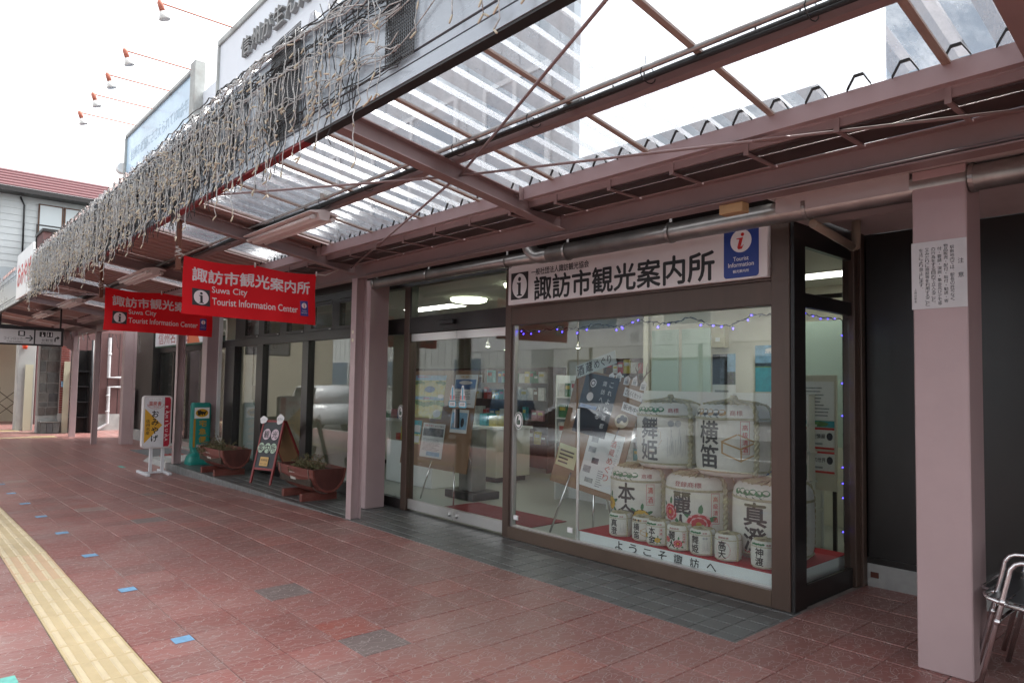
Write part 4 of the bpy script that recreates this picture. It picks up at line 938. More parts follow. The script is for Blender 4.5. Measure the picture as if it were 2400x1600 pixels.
for (x, y), big, st, lab in (((-3.81, 4.72), '真澄', 'masumi', 'small sake barrel at the start of the front row, before yellow flower print'), ((-3.57, 4.73), '横笛', 'yokobue', 'small sake barrel with brown band, second in the front row'), ((-3.40, 4.70), '本金', 'honkin', 'small sake barrel with tiny yellow flower print'), ((-3.19, 4.69), '麗人', 'reijin', 'small sake barrel with tiny red peony print'), ((-2.985, 4.70), '舞姫', 'maihime', 'small sake barrel with grey rice ear print'), ((-2.765, 4.70), '高天', 'takaten', 'small sake barrel with a red ring round its lettering'), ((-2.475, 4.71), '神渡', 'kamiwatari', 'small sake barrel with green band standing alone beside the corner post')):
    barrel('small_sake_barrel', lab, G2, (x, y, .207), .098, .195, R(-90 + 8), big, st)

# boards on easels, papers, shelves
def sheet(name, par, o, ux, uy, w_, h_, col, items, th=.003):
    """paper with flat print: items are (kind, x, y, w, h, colour or text) in fractions"""
    ux, uy = Vector(ux).normalized(), Vector(uy).normalized(); n = ux.cross(uy); o = Vector(o)
    p = build(name, MB().obox(o, ux * w_, uy * h_, n * th), col, par); q = {}
    for it in items:
        k, x, y, a, b_, c = it[:6]; mb = q.setdefault(c if k != 't' else it[6], MB()); lv = th + .0008 + .0004 * (it[7] if len(it) > 7 else 0)
        if k == 'r': rect(mb, o + ux * x * w_ + uy * y * h_, ux, uy, a * w_, b_ * h_, off=lv)
        elif k == 'o': disc(mb, o + ux * x * w_ + uy * y * h_, ux, uy, a * w_, b_ * h_, 16, off=lv + .0004)
        elif k == 't': text(mb, c, o + ux * x * w_ + uy * y * h_, ux, uy, w=a * w_, h=b_ * h_, center=True, off=lv + .0008, bold=.015)
        elif k == 'l':
            rr = random.Random(int(x * 99 + y * 77)); nl = int(c) if isinstance(c, int) else 6
    for c, mb in q.items():
        if mb.v: build('print', mb, c, p)
    return p
def lines(x, y, w_, h_, n_, m_, seed=1):
    rr = random.Random(seed); return [('r', x, y + h_ * (1 - (k + 1) / n_), w_ * rr.uniform(.65, 1), h_ / n_ * .42, m_) for k in range(n_)]
skyb = mat('print_sky', (.22, .42, .60), .6, var=.3, vscale=9); lake = mat('print_lake', (.05, .16, .40), .6, var=.2, vscale=20); yel = mat('print_map_yellow', (.58, .50, .12), .6, var=.3, vscale=18, vcol=(.50, .56, .30)); grn = mat('print_map_green', (.10, .24, .08), .6, var=.4, vscale=25); greyp = mat('print_grey', (.30, .32, .34), .6, var=.4, vscale=30); nav = mat('print_navy', (.015, .02, .035), .6); darkp = mat('print_photo', (.07, .08, .10), .5, var=.9, vscale=14); goldp = mat('print_gold', (.55, .36, .06), .6); teal_p = mat('print_teal', (.02, .30, .36), .5, var=.3, vscale=6)
def board(name, lab, o, ux, uy, w_, h_, legs):
    t = thing(name, lab, 'notice board', legs[0]); ux, uy = Vector(ux).normalized(), Vector(uy).normalized(); n = ux.cross(uy)
    build('panel', MB().obox(Vector(o), ux * w_, uy * h_, n * -.012), cork, t)
    for a, b_ in zip(legs[::2], legs[1::2]): build('leg', MB().tube([a, b_], .011, 8), alu, t)
    return t
up = Vector((0, .14, 1)).normalized()
b1 = board('map_board', 'brown notice board with area maps on an easel behind the entrance doors', (-8.05, 5.20, .40), (1, -.02, 0), up, 1.50, 1.26, [(-7.45, 5.14, 0), (-7.30, 5.20, .5), (-6.72, 5.12, 0), (-6.82, 5.20, .5), (-7.0, 5.9, 0), (-7.0, 5.3, 1.0)])
def on1(u, v): return Vector((-8.05, 5.20, .40)) + Vector((1, -.02, 0)).normalized() * u + up * v - Vector((0, .004, 0))
sheet('poster', b1, on1(.12, .63), (1, -.02, 0), up, .72, .57, yel, [('r', 0, .88, 1, .12, skyb), ('r', 0, .42, 1, .08, skyb), ('o', .52, .67, .17, .075, lake, 0, 1), ('o', .48, .69, .36, .19, yel, 0, 0)] + [('o', .06 + .11 * k, .82 + .02 * math.sin(k * 2), .07, .045, grn) for k in range(9)] + [('o', .05 + .115 * k, .34 + .03 * math.cos(k), .075, .055, grn) for k in range(9)] + [('t', .28, .965, .44, .04, '諏訪湖周辺観光マップ', red_p), ('t', .5, .46, .36, .045, '上諏訪温泉マップ', red_p), ('o', .84, .12, .12, .09, paper), ('o', .9, .52, .1, .05, paper)] + [('r', .1 + .07 * k, .05 + .02 * (k % 4), .05, .008, greyp) for k in range(9)])
sheet('poster', b1, on1(1.04, .80), (1, -.02, 0), up, .46, .41, paper, [('r', .03, .55, .92, .30, lake), ('o', .5, .75, .3, .06, paper, 0, 2), ('t', .5, .93, .5, .07, '中部五湖めぐり', goldp), ('r', .03, .55, .92, .06, nav)] + lines(.08, .05, .8, .45, 9, greyp, 3))
sheet('poster', b1, on1(.46, .13), (1, -.02, 0), up, .50, .44, paper, [('t', .3, .93, .4, .06, 'おもてなし', red_p), ('t', .75, .92, .4, .05, 'わかさぎ釣り', nav), ('r', .04, .62, .92, .24, darkp), ('r', .3, .05, .6, .12, skyb)] + lines(.08, .2, .8, .36, 10, greyp, 5))
sheet('poster', b1, on1(1.06, .48), (1, -.02, 0), up, .35, .29, paper, [('r', .05, .15, .9, .72, skyb), ('o', .3, .5, .12, .14, darkp), ('o', .7, .45, .1, .2, nav), ('r', .1, .2, .35, .2, greyp)])
sheet('poster', b1, on1(.06, .28), (1, -.02, 0), up, .36, .31, yel, [('r', 0, .42, 1, .58, teal_p), ('r', .06, .5, .4, .3, paper), ('r', .55, .5, .4, .3, paper), ('r', .06, .06, .4, .28, paper), ('r', .55, .06, .4, .28, paper)])
sheet('paper_bubble', b1, on1(.72, .76), (1, .3, .25), (-.2, .14, 1), .17, .13, white, [('t', .5, .6, .7, .25, 'いろいろ', black), ('t', .5, .28, .6, .22, 'あります', black)])
# window easel with brewery walk poster
up2 = Vector((.22, .12, 1)).normalized(); ux2 = Vector((1, .10, -.16)).normalized(); o2 = Vector((-4.98, 5.02, .52))
b2 = board('brewery_board', 'brown board with brewery walk posters and paper cut-outs in the shop window', o2, ux2, up2, .80, 1.17, [(-4.94, 4.99, 0), (-4.72, 5.06, .62), (-4.42, 5.05, 0), (-4.45, 5.10, .62), (-4.7, 5.7, 0), (-4.6, 5.2, 1.1)])
def on2(u, v): return o2 + ux2 * u + up2 * v - Vector((0, .005, 0))
sheet('poster', b2, on2(.12, .55), ux2, up2, .40, .60, nav, [('o', .28, .85, .09, .07, white), ('o', .28, .85, .065, .05, nav, 0, 2), ('o', .28, .85, .04, .03, white, 0, 4), ('o', .28, .62, .10, .075, white), ('r', .05, .42, .5, .06, lake)])
q = MB(); vtext(q, 'これより酒都', on2(.45, 1.10), ux2, up2, .045, .05, .082, off=.006); vtext(q, '諏訪へ入る', on2(.37, 1.10), ux2, up2, .045, .05, .082, off=.006); build('vertical_lettering', q, white, b2)
sheet('poster', b2, on2(.34, .06), ux2, up2, .40, .56, paper, [('r', .1, .78, .2, .1, greyp), ('r', .08, .6, .22, .1, greyp), ('r', .25, .42, .2, .1, darkp), ('r', .06, .24, .22, .12, greyp), ('r', .18, .08, .24, .08, greyp)] + lines(.5, .05, .2, .3, 8, greyp, 8))
q = MB(); vtext(q, '酒蔵めぐり', on2(.64, .56), ux2, up2, .062, .066, .083, off=.006); build('vertical_lettering', q, mat('print_coral', (.52, .10, .07), .6), b2)
q = MB(); vtext(q, 'いつでもごくらく', on2(.70, .57), ux2, up2, .028, .03, .042, off=.006); build('vertical_lettering', q, greyp, b2)
sheet('poster', b2, on2(.02, .18), (1, .1, -.2), up2, .24, .22, mat('yellow_paper', (.60, .60, .36), .7), lines(.1, .15, .75, .7, 4, black, 2))
ban = sheet('paper_banner', b2, on2(.02, 1.07), (1, .1, .32), (-.25, .1, 1), .50, .13, mat('pale_green_paper', (.58, .66, .62), .7), [('t', .12, .5, .17, .75, '酒', black), ('t', .34, .5, .17, .75, '蔵', black), ('t', .68, .5, .42, .65, 'めぐり', black)])
for k, (u, v) in enumerate(((.42, 1.15), (.50, 1.17), (.60, 1.15), (.69, 1.16), (.79, 1.13))):
    c = on2(u, v); q = MB().add([c + ux2 * a + up2 * b_ for a, b_ in ((-.032, -.045), (.032, -.045), (.032, .02), (0, .05), (-.032, .02))], [(0, 1, 2, 3, 4)]); h_ = build('house_cutout', q, white, b2)
    q = MB(); rect(q, c - ux2 * .018 - up2 * .035 - Y_ * .003, ux2, up2, .036, .032); rect(q, c - ux2 * .02 + up2 * .005 - Y_ * .003, ux2, up2, .04, .006); build('print', q, greyp, h_)
for (u, v, bod) in ((.60, 1.0, 'ごくらくセット'), (.62, .86, '販売中!!')):
    sheet('paper_bubble', b2, on2(u, v), (1, .1, -.28), (.25, .1, 1), .21, .085, white, [('t', .5, .5, .85, .6, bod, black)])
q = MB(); disc(q, on2(.66, .76), ux2, up2, .075, .07, 22, off=.01); fan = build('paper_fan', q, mat('fan_cream', (.62, .55, .40), .7), b2)
q = MB()
for a, b_ in ((-.03, .0), (.0, .03), (.035, .02)): disc(q, on2(.66 + a, .76 + b_), ux2, up2, .025, .03, 10, off=.012)
build('print', q, nav, fan); build('fan_handle', MB().tube([on2(.655, .70) - Y_ * .01, on2(.63, .55) - Y_ * .01], .006, 6), wood_d, fan)
q = MB()
for a in (-1, 1): q.tube([on2(.74, 1.12) + Z_ * 0, on2(.74 + a * .05, 1.24), on2(.74 + a * .03, 1.34)], [.009, .007, .002], 6); q.tube([on2(.74 + a * .05, 1.24), on2(.74 + a * .09, 1.29)], [.006, .002], 5)
build('antler', q, wood_d, b2)
# red floor mat
o = build('entrance_mat', MB().box(-6.75, -5.22, 4.62, 5.53, .002, .010, bev=.002), mat('red_mat', (.17, .014, .02), .95, var=.15, vscale=40, bump=.3, bscale=250), label='dark red entrance mat on the office floor behind the doors', cat='mat')
# partition posters and box
t = thing('wall_poster', 'dark landscape wall poster on the office partition behind the barrels', 'poster', (-4.75, 7.69, 1.35)); sheet('print_sheet', t, (-4.78, 7.698, 1.38), X_, Z_, .32, .53, paper, [('r', 0, .28, .32, .72, nav), ('r', .32, .28, .33, .72, darkp), ('r', .65, .28, .35, .72, skyb), ('r', .65, .28, .35, .3, grn), ('r', .1, .1, .6, .05, greyp)])
t = thing('wall_poster', 'blue lakeside wall poster on the office partition behind the barrels', 'poster', (-4.1, 7.69, 1.5)); sheet('print_sheet', t, (-4.20, 7.698, 1.45), X_, Z_, .42, .55, teal_p, [('r', 0, .55, 1, .45, skyb), ('r', 0, .52, 1, .1, grn), ('o', .5, .9, .2, .04, paper), ('t', .5, .85, .4, .05, '諏訪湖', white)])
t = thing('switch_box', 'cream electrical switch box mounted on the partition', 'electrical box', (-4.65, 7.6, 2.0)); build('case', MB().box(-4.78, -4.55, 7.60, 7.699, 1.98, 2.26, bev=.006), mat('cream_enamel', (.58, .54, .38), .4), t); build('latch', MB().box(-4.75, -4.73, 7.592, 7.5995, 2.08, 2.14), steel, t); build('label_card', MB().box(-4.68, -4.62, 7.594, 7.5995, 2.06, 2.11), paper, t)
build('curtain_rail', MB().tube([(-4.4, 5.9, 2.30), (-2.4, 5.9, 2.28)], .02, 8), bronze_d, label='dark rail hanging under the office ceiling above the barrels', cat='rail')
for k, x in enumerate((-5.35, -4.9, -3.35)):
    o = build('glass_partition', MB().box(x, x + .40, 7.2, 7.21, .9, 2.2), mat('mint_panel', (.40, .50, .44), .4), label='mint green translucent screen panel behind the brochure rack', cat='screen', group='mint screen panels behind the brochure rack')
# brochure racks and goods
rrg = random.Random(9)
gcols = [mat('goods_%s' % n_, c, .5, var=.25, vscale=20) for n_, c in (('red', (.42, .04, .03)), ('white', (.62, .62, .58)), ('green', (.05, .18, .07)), ('yellow', (.52, .42, .08)), ('blue', (.05, .13, .30)), ('brown', (.16, .08, .04)), ('teal', (.06, .28, .28)), ('pink', (.50, .22, .24)))]
def rack(name, lab, x0, x1, y0, y1, zs, m_, itemw=.11, itemh=.2, lean=.0, back=True):
    t = thing(name, lab, 'shelf', ((x0 + x1) / 2, (y0 + y1) / 2, 0))
    for z in zs: build('shelf_board', MB().box(x0, x1, y0, y1, z, z + .018), m_, t)
    for x in (x0, x1 - .02): build('side_panel', MB().box(x - .02, x + .0, y0, y1, 0, zs[-1] + .3), m_, t)
    if back: build('back_panel', MB().box(x0, x1, y1 + .001, y1 + .012, 0, zs[-1] + .3), m_, t)
    for z in zs:
        x = x0 + .02
        while x < x1 - itemw:
            w_ = itemw * rrg.uniform(.6, 1.15); h_ = itemh * rrg.uniform(.55, 1.05)
            if rrg.random() < .9:
                it = build('item', MB().box(x, x + w_ * .92, y0 + .02, y0 + .05 + rrg.uniform(0, .06), z + .0185, z + .0185 + h_), gcols[rrg.choice((0, 1, 1, 2, 3, 4, 5, 6, 7, 1))], t)
                q = MB(); rect(q, (x + w_ * .12, y0 + .0185, z + .03 + h_ * .5), X_, Z_, w_ * .68, h_ * .25); build('item_label', q, gcols[rrg.choice((1, 1, 0, 3))], it)
            x += w_
    return t
rack('brochure_rack', 'brochure rack full of coloured leaflets behind the sake barrels', -5.3, -2.9, 6.35, 6.6, (.35, .62, .89, 1.14), whitep)
rack('brochure_rack', 'pale brochure rack behind the window easel board', -6.35, -5.45, 6.5, 6.75, (.45, .75, 1.05, 1.32), whitep, .16, .24)
rack('souvenir_shelf', 'dark wooden souvenir shelf with red packets along the office side', -12.6, -8.3, 8.3, 8.7, (.45, .85, 1.2, 1.5), wood_d, .15, .22)
rack('souvenir_shelf', 'dark wooden souvenir shelf on the back wall of the office', -8.2, -6.4, 9.6, 10.0, (.5, .95, 1.35, 1.7), wood_d, .15, .25)
t = thing('sales_counter', 'cream sales counter with boxes of goods behind the left window', 'counter', (-9.8, 7.1, 0)); build('body', MB().box(-12.0, -7.9, 6.8, 7.5, .08, .80, bev=.01), mat('counter_cream', (.60, .58, .50), .4), t); build('counter_top', MB().box(-12.03, -7.87, 6.77, 7.53, .801, .84, bev=.005), whitep, t); build('plinth', MB().box(-11.95, -7.95, 6.85, 7.45, .002, .0795), bronze_d, t)
for k in range(16):
    x = -11.8 + k * .24; h_ = rrg.uniform(.06, .2)
    o = build('goods_box', MB().box(x, x + .18, 6.85 + rrg.uniform(0, .1), 7.1, .8405, .8405 + h_), gcols[k * 5 % 8], label='small packed souvenir box standing on the cream sales counter', cat='box', group='souvenir boxes on the sales counter')
t = thing('glass_case', 'glass showcase of trinkets near the entrance', 'showcase', (-8.6, 5.9, 0)); build('base', MB().box(-9.2, -8.0, 5.7, 6.2, .002, .62, bev=.006), whitep, t); build('case_glass', MB().box(-9.18, -8.02, 5.72, 6.18, .6205, .98), pane_side, t)
for k in range(8): build('trinket', MB().box(-9.1 + k * .135, -9.02 + k * .135, 5.8, 5.9, .6215, .72 + .1 * (k % 3)), gcols[(k * 3) % 8], t)
t = thing('stand_table', 'dark grey pedestal stand behind the map board', 'stand', (-7.1, 5.75, 0)); build('column', MB().box(-7.25, -6.98, 5.6, 5.85, .10, .9, bev=.01), conduit_m, t); build('foot', MB().box(-7.42, -6.82, 5.5, 5.95, .002, .0995, bev=.01), blackg, t)
t = thing('crank_wall_panel', 'pale wall panel with shutter rods and crank handle behind the end window', 'wall panel', (-11.8, 4.75, 0)); build('panel', MB().box(-12.32, -11.36, 4.68, 4.72, .0, 2.6), mat('grey_panel', (.46, .46, .44), .6), t)
for x in (-11.93, -11.72): build('rod', MB().tube([(x, 4.665, 2.06), (x, 4.665, 1.40)], .009, 8), bronze_d, t)
build('crank_handle', MB().box(-11.90, -11.72, 4.64, 4.678, 1.15, 1.40, bev=.01).tube([(-11.8, 4.65, 1.15), (-11.8, 4.65, 1.08), (-11.75, 4.65, 1.06)], .014, 8), conduit_m, t)
# wall papers seen through the side window
t = thing('wall_notice', 'stack of printed notices on the wall seen through the side window', 'notice', (-2.27, 5.9, 1.0))
MW['wall_notice'] = Matrix.Translation((-2.27, 5.9, 1.0))
for i, (z0, h_, col, bod) in enumerate(((1.20, .36, paper, None), (.93, .20, paper, '二人の友情展'), (.71, .20, paper, 'デザインの世界'))):
    it = lines(.1, .1, .8, .8, 9, greyp, 4) if not bod else [('r', 0, .9, 1, .1, red_p), ('r', 0, .0, 1, .1, red_p), ('t', .42, .6, .7, .22, bod, black), ('o', .88, .6, .08, .18, nav), ('r', .1, .2, .6, .1, greyp)]
    sheet('notice_sheet', t, (-3.10, 6.48, z0), X_, Z_, .36, h_, col, it)
sheet('notice_sheet', t, (-3.10, 6.48, 1.135), X_, Z_, .36, .06, teal_p, [('o', .6, .5, .25, .4, grn)])
build('notice_panel', MB().box(-3.14, -2.72, 6.484, 6.50, .55, 1.62), cream, t)
build('panel_stand', MB().box(-3.12, -3.09, 6.5005, 6.53, 0, .55).box(-2.77, -2.74, 6.5005, 6.53, 0, .55), bronze_d, t)
# ---------------------------------------------------------------- things on and along the pavement
# red banners
ban_m = mat('banner_red', (.78, .012, .024), .7, var=.05, vscale=3, bump=.06, bscale=12)
_n = ban_m.node_tree.nodes; _l = ban_m.node_tree.links; _t = _n.new('ShaderNodeBsdfTranslucent'); _t.inputs[0].default_value = (.85, .015, .03, 1); _m = _n.new('ShaderNodeMixShader'); _m.inputs[0].default_value = .45
_l.new(_n['Principled BSDF'].outputs[0], _m.inputs[1]); _l.new(_t.outputs[0], _m.inputs[2]); _l.new(_m.outputs[0], _n['Material Output'].inputs[0])
ban_w = mat('banner_white', (.70, .60, .62), .7); ban_k = mat('banner_black', (.03, .03, .035), .7); ban_b = mat('banner_blue', (.05, .04, .22), .7)
def banner(x, lab, plab, seed):
    t = thing('banner', lab, 'banner', (x, 2.62, 2.1), group=None); Y0, Y1, Z0, Z1 = 1.955, 3.285, 2.09, 2.632
    rr = random.Random(seed); a1, a2 = rr.uniform(0, 6), rr.uniform(0, 6)
    def S(u, v):   # u along the cloth, v up; folds bulge out of the plane, top edge sags between its ties
        sag = .022 * math.sin(math.pi * (u * 2 % 1)) * v + .018 * u
        return Vector((x + .014 * math.sin(u * 9 + a1 + v * 2.2) + .008 * math.sin(u * 23 + a2) * (1 - v) + .02 * (1 - v) * math.sin(u * 4 + a2), Y0 + (Y1 - Y0) * u + .004 * math.sin(v * 6 + a1), Z0 + (Z1 - Z0) * v - sag))
    N, M = 44, 14; q = MB()
    for side, o in ((0, .0), (1, -.0015)):
        V = [S(i / N, j / M) + Vector((o, 0, 0)) for j in range(M + 1) for i in range(N + 1)]
        q.add(V, [(j * (N + 1) + i, j * (N + 1) + i + 1, (j + 1) * (N + 1) + i + 1, (j + 1) * (N + 1) + i) for j in range(M) for i in range(N)], 0, True)
    build('cloth', q, ban_m, t)
    def on(src, m_, off, nm):
        bm = bmesh.new(); vs = [bm.verts.new(v) for v in src.v]
        for f in src.f:
            try: bm.faces.new([vs[i] for i in f])
            except ValueError: pass
        for ax, st in ((0, 1 / N), (1, 1 / M)):
            c = [v.co[ax] for v in bm.verts]; u = math.ceil(min(c) / st) * st
            while u < max(c):
                pc = (u, 0, 0) if ax == 0 else (0, u, 0); bmesh.ops.bisect_plane(bm, geom=bm.verts[:] + bm.edges[:] + bm.faces[:], plane_co=pc, plane_no=(1, 0, 0) if ax == 0 else (0, 1, 0)); u += st
        bm.verts.index_update(); out = MB().add([S(v.co.x, v.co.y) + Vector((off + v.co.z, 0, 0)) for v in bm.verts], [[v.index for v in f.verts] for f in bm.faces]); bm.free(); build(nm, out, m_, t)
    q = MB(); text(q, '諏訪市観光案内所', (.065, .60, 0), X_, Y_, w=.885, h=.245, bold=.028); on(q, ban_w, .002, 'lettering')
    q = MB(); text(q, 'Suwa City', (.205, .40, 0), X_, Y_, w=.25, h=.15, bold=.014); text(q, 'Tourist Information Center', (.205, .215, 0), X_, Y_, w=.64, h=.13, bold=.014); on(q, ban_w, .002, 'small_lettering')
    q = MB(); rect(q, (.065, .17, 0), X_, Y_, .125, .30); on(q, ban_k, .002, 'pictogram_square')
    q = MB(); disc(q, (.1275, .32, 0), X_, Y_, .052, .128, 26); on(q, ban_w, .0032, 'pictogram_disc')
    q = MB(); info_i(q, (0, 0, 0), X_, Y_, 1); q.v = [(.1275 + a * .085, .315 + b_ * .20, 0) for a, b_, c in q.v]; on(q, ban_k, .0044, 'pictogram_letter')
    q = MB(); rect(q, (.868, .16, 0), X_, Y_, .066, .30); on(q, ban_b, .002, 'badge')
    q = MB(); disc(q, (.901, .365, 0), X_, Y_, .021, .055, 20); text(q, 'Tourist', (.901, .265, 0), X_, Y_, w=.035, h=.03, center=True); text(q, 'Information', (.901, .225, 0), X_, Y_, w=.05, h=.03, center=True); on(q, ban_w, .0032, 'badge_print')
    q = MB(); info_i(q, (0, 0, 0), X_, Y_, 1); q.v = [(.901 + a * .036, .365 + b_ * .085, 0) for a, b_, c in q.v]; on(q, red_p, .0044, 'badge_letter')
    rp_ = mat('white_cord', (.62, .60, .57), .7)
    q = MB().tube([S(0, 1), S(0, 1) + Vector((0, -.03, .02)), (x, 1.90, 2.66), (x, 1.905, 2.95)], .006, 6); q.tube([(x + .02, 1.90 + .03 * math.cos(a), 2.64 + .006 * a) for a in range(12)], .006, 5)
    for z_ in (2.632, 2.60): q.tube([(x + .024 * math.cos(a * .6), 1.905 + .026 * math.sin(a * .6), z_ + .003 * a) for a in range(12)], .0055, 5)
    q.tube([S(1, 1), S(1, 1) + Vector((0, .1, .0)), (x, 3.745, 2.80)], .006, 6)
    for u in (.5, 1.0): q.tube([S(u, 1) - Z_ * .02, S(u, 1) + Z_ * .03], .009, 6)
    build('cord', q, rp_, t)
    q = MB().box(x - .022, x + .022, 1.888, 1.928, 2.49, 2.945, bev=.003); o = build('hanger_post', q, mat('red_brown_wood', (.16, .055, .03), .6, var=.25, vscale=5, stretch=(1, 1, .15)), label=plab, cat='wooden post')
banner(-6.78, 'red tourist information banner tied to the column beside the entrance', 'short brown wooden post holding the street end of the front banner', 1)
banner(-9.93, 'red tourist information banner partly hidden behind another red banner', 'short brown wooden post holding the street end of the half hidden banner', 2)

# half barrel planters
pl_m = mat('planter_red_wood', (.155, .040, .030), .55, var=.25, vscale=6, stretch=(.3, 1, 3), dirt=.55, dirtcol=(.26, .15, .12), dscale=5, bump=.15, bscale=30)
pl_d = mat('planter_end', (.075, .020, .016), .55, var=.3, vscale=6, stretch=(3, 1, .4), dirt=.3, dirtcol=(.14, .06, .05), dscale=6)
hoop = mat('steel_hoop', (.30, .25, .22), .5, metal=.6, var=.3, vscale=12)
soil = mat('soil', (.05, .035, .025), .95, var=.4, vscale=30, bump=.6, bscale=60)
leaf1 = mat('foliage', (.085, .115, .045), .65, var=.45, vscale=18, vcol=(.16, .13, .07)); leaf2 = mat('dry_foliage', (.17, .115, .06), .75, var=.4, vscale=18)
def planter(lab, x, y, rz, plants, seed):
    t = thing('planter', lab, 'planter', (x, y, 0), rz, 'half barrel planters on the step'); L, Rr = .53, .25; ZC = .41; VS = 1.30
    n = 9; rr = random.Random(seed)
    def rad_(u): return Rr * (1 - .10 * (2 * u - 1) ** 2 - .0)   # belly of the barrel along its axis
    for k in range(n):
        a0, a1 = math.pi + math.pi * k / n + .006, math.pi + math.pi * (k + 1) / n - .006; V = []; S_ = 8
        for i in range(S_ + 1):
            u = i / S_; r = rad_(u) + rr.uniform(-.0006, .0006); xx = -L + 2 * L * u
            for rr_, a in ((r, a0), (r, a1), (r - .02, a1), (r - .02, a0)): V.append((xx, rr_ * math.cos(a), ZC + rr_ * math.sin(a) * VS))
        F = [(0, 1, 2, 3), (S_ * 4 + 3, S_ * 4 + 2, S_ * 4 + 1, S_ * 4)]
        for i in range(S_):
            for j in range(4): F.append((i * 4 + j, (i + 1) * 4 + j, (i + 1) * 4 + (j + 1) % 4, i * 4 + (j + 1) % 4))
        build('stave', MB().add(V, F), pl_m, t, local=True)
    for s_ in (-1, 1):
        r = Rr * .90; pts = [(s_ * (L - .012), r * math.cos(math.pi + math.pi * k / 20), ZC + r * math.sin(math.pi + math.pi * k / 20) * VS) for k in range(21)]
        build('end_board', MB().prism(pts, (s_ * -.025, 0, 0)), pl_d, t, local=True)
        for uu in (.10, ):
            u = uu if s_ < 0 else 1 - uu; r = rad_(u) + .003; xx = -L + 2 * L * u; q = MB()
            q.tube([(xx, r * math.cos(math.pi + math.pi * k / 24), ZC + r * math.sin(math.pi + math.pi * k / 24) * VS) for k in range(25)], .006, 4, cap=False); build('hoop', q, hoop, t, local=True)
        build('foot', MB().box(s_ * .27 - .035, s_ * .27 + .035, -.25, .22, 0, .095, bev=.004), pl_m, t, local=True)
    build('soil', MB().box(-L + .07, L - .07, -.215, .215, .20, .365), soil, t, local=True)
    q = MB(); zz = ZC - .13; yy = -rad_(.5) * math.cos(math.asin(.13 / Rr / VS)) - .012
    q.add([(-.12, yy - .0, zz + .06), (.04, yy - .0, zz + .06), (.04, yy + .028, zz - .045), (-.12, yy + .028, zz - .045)], [(3, 2, 1, 0)]); lb = build('care_label', q, mat('worn_label', (.50, .49, .45), .6, var=.2, vscale=30), t, local=True)
    q = MB()
    for k in range(5): q.add([(-.10, yy - .001 + .0053 * (k + 1), zz + .045 - k * .02), (.02, yy - .001 + .0053 * (k + 1), zz + .045 - k * .02), (.02, yy - .001 + .0053 * (k + 1.4), zz + .038 - k * .02), (-.10, yy - .001 + .0053 * (k + 1.4), zz + .038 - k * .02)], [(3, 2, 1, 0)])
    build('label_print', q, greyp, lb, local=True)
    q = MB(); w_ = MB()
    for (px_, py_, n_, h_, sp, droop) in plants:
        for k in range(n_):
            a = rr.uniform(0, 6.28); r0 = rr.uniform(0, sp * .4); b0 = Vector((px_ + r0 * math.cos(a), py_ + r0 * math.sin(a), .36)); d = Vector((math.cos(a) * rr.uniform(.2, 1), math.sin(a) * rr.uniform(.2, 1) - droop, 1 * rr.uniform(.4, 1)))
            pts = [b0]; cur = b0.copy(); dd = d.normalized()
            for i in range(6):
                cur = cur + dd * h_ / 6 * rr.uniform(.7, 1.2); dd = (dd + Vector((rr.gauss(0, .2), rr.gauss(0, .2) - droop * .25, -.16 - droop * .2))).normalized(); pts.append(cur.copy())
            w_.tube(pts, .0022, 4)
            for p_ in pts[1:]:
                for j in range(5):
                    c = p_ + Vector((rr.gauss(0, .012), rr.gauss(0, .012), rr.gauss(0, .01))); u_ = Vector((rr.gauss(0, 1), rr.gauss(0, 1), rr.gauss(0, .6))).normalized(); v_ = u_.cross(Vector((rr.gauss(0, 1), rr.gauss(0, 1), 1))).normalized(); l_ = rr.uniform(.014, .028)
                    q.add([c, c + u_ * l_ * .5 + v_ * l_ * .35, c + u_ * l_, c + u_ * l_ * .5 - v_ * l_ * .35], [(0, 1, 2, 3)], 0 if rr.random() < .75 else 1)
    pt = thing('planter_shrub', 'low straggly green shrub growing in ' + ('the planter nearest the column' if seed == 4 else 'the planter beside the green sign'), 'plant', (x, y, .35), rz)
    m_ = Matrix.Translation((0, 0, -.35)); q.xf(m_); w_.xf(m_)
    tag(build('leaves', q, [leaf1, leaf2], pt, local=True), kind='stuff'); build('twigs', w_, leaf2, pt, local=True)
planter('red brown half barrel planter standing nearest the entrance column', -8.36, 4.06, R(-1), [(-.08, -.06, 26, .20, .12, .25), (.05, -.02, 26, .22, .12, .1), (.2, 0, 10, .12, .1, .1), (-.28, .05, 6, .10, .1, .1)], 4)
planter('red brown half barrel planter standing beside the green parcel sign', -11.30, 4.0, R(1), [(-.25, -.05, 26, .30, .12, .5), (-.05, -.05, 26, .24, .12, .4), (.12, -.02, 20, .20, .1, .2), (.3, .1, 6, .15, .1, 0)], 6)

# A-frame blackboard
t = thing('sandwich_board', 'red framed blackboard sandwich board with round lettered cards', 'sandwich board', (-9.75, 4.05, 0))
fr_m = mat('red_frame_wood', (.24, .025, .025), .5, var=.2, vscale=10, stretch=(1, 1, .2)); bb_m = mat('blackboard', (.018, .02, .026), .5, var=.2, vscale=8); hb = mat('hardboard', (.30, .17, .08), .7, var=.1)
A_ = Vector((-10.03, 3.92, 0)); Bv = Vector((-9.62, 4.06, 0)); ux = (Bv - A_).normalized(); nrm = ux.cross(Z_).normalized(); back = -nrm if nrm.y < 0 else nrm
upb = (Z_ * .93 + back * .23).normalized(); Wd = (Bv - A_).length
def onb(u, v, o=0.0): return A_ + ux * u + upb * v - back * o
for u in (0, Wd - .03): build('frame_leg', MB().obox(onb(u, 0), ux * .03, upb * .93, back * .022), fr_m, t)
for v in (.20, .90): build('frame_rail', MB().obox(onb(.03, v), ux * (Wd - .06), upb * .03, back * .022), fr_m, t)
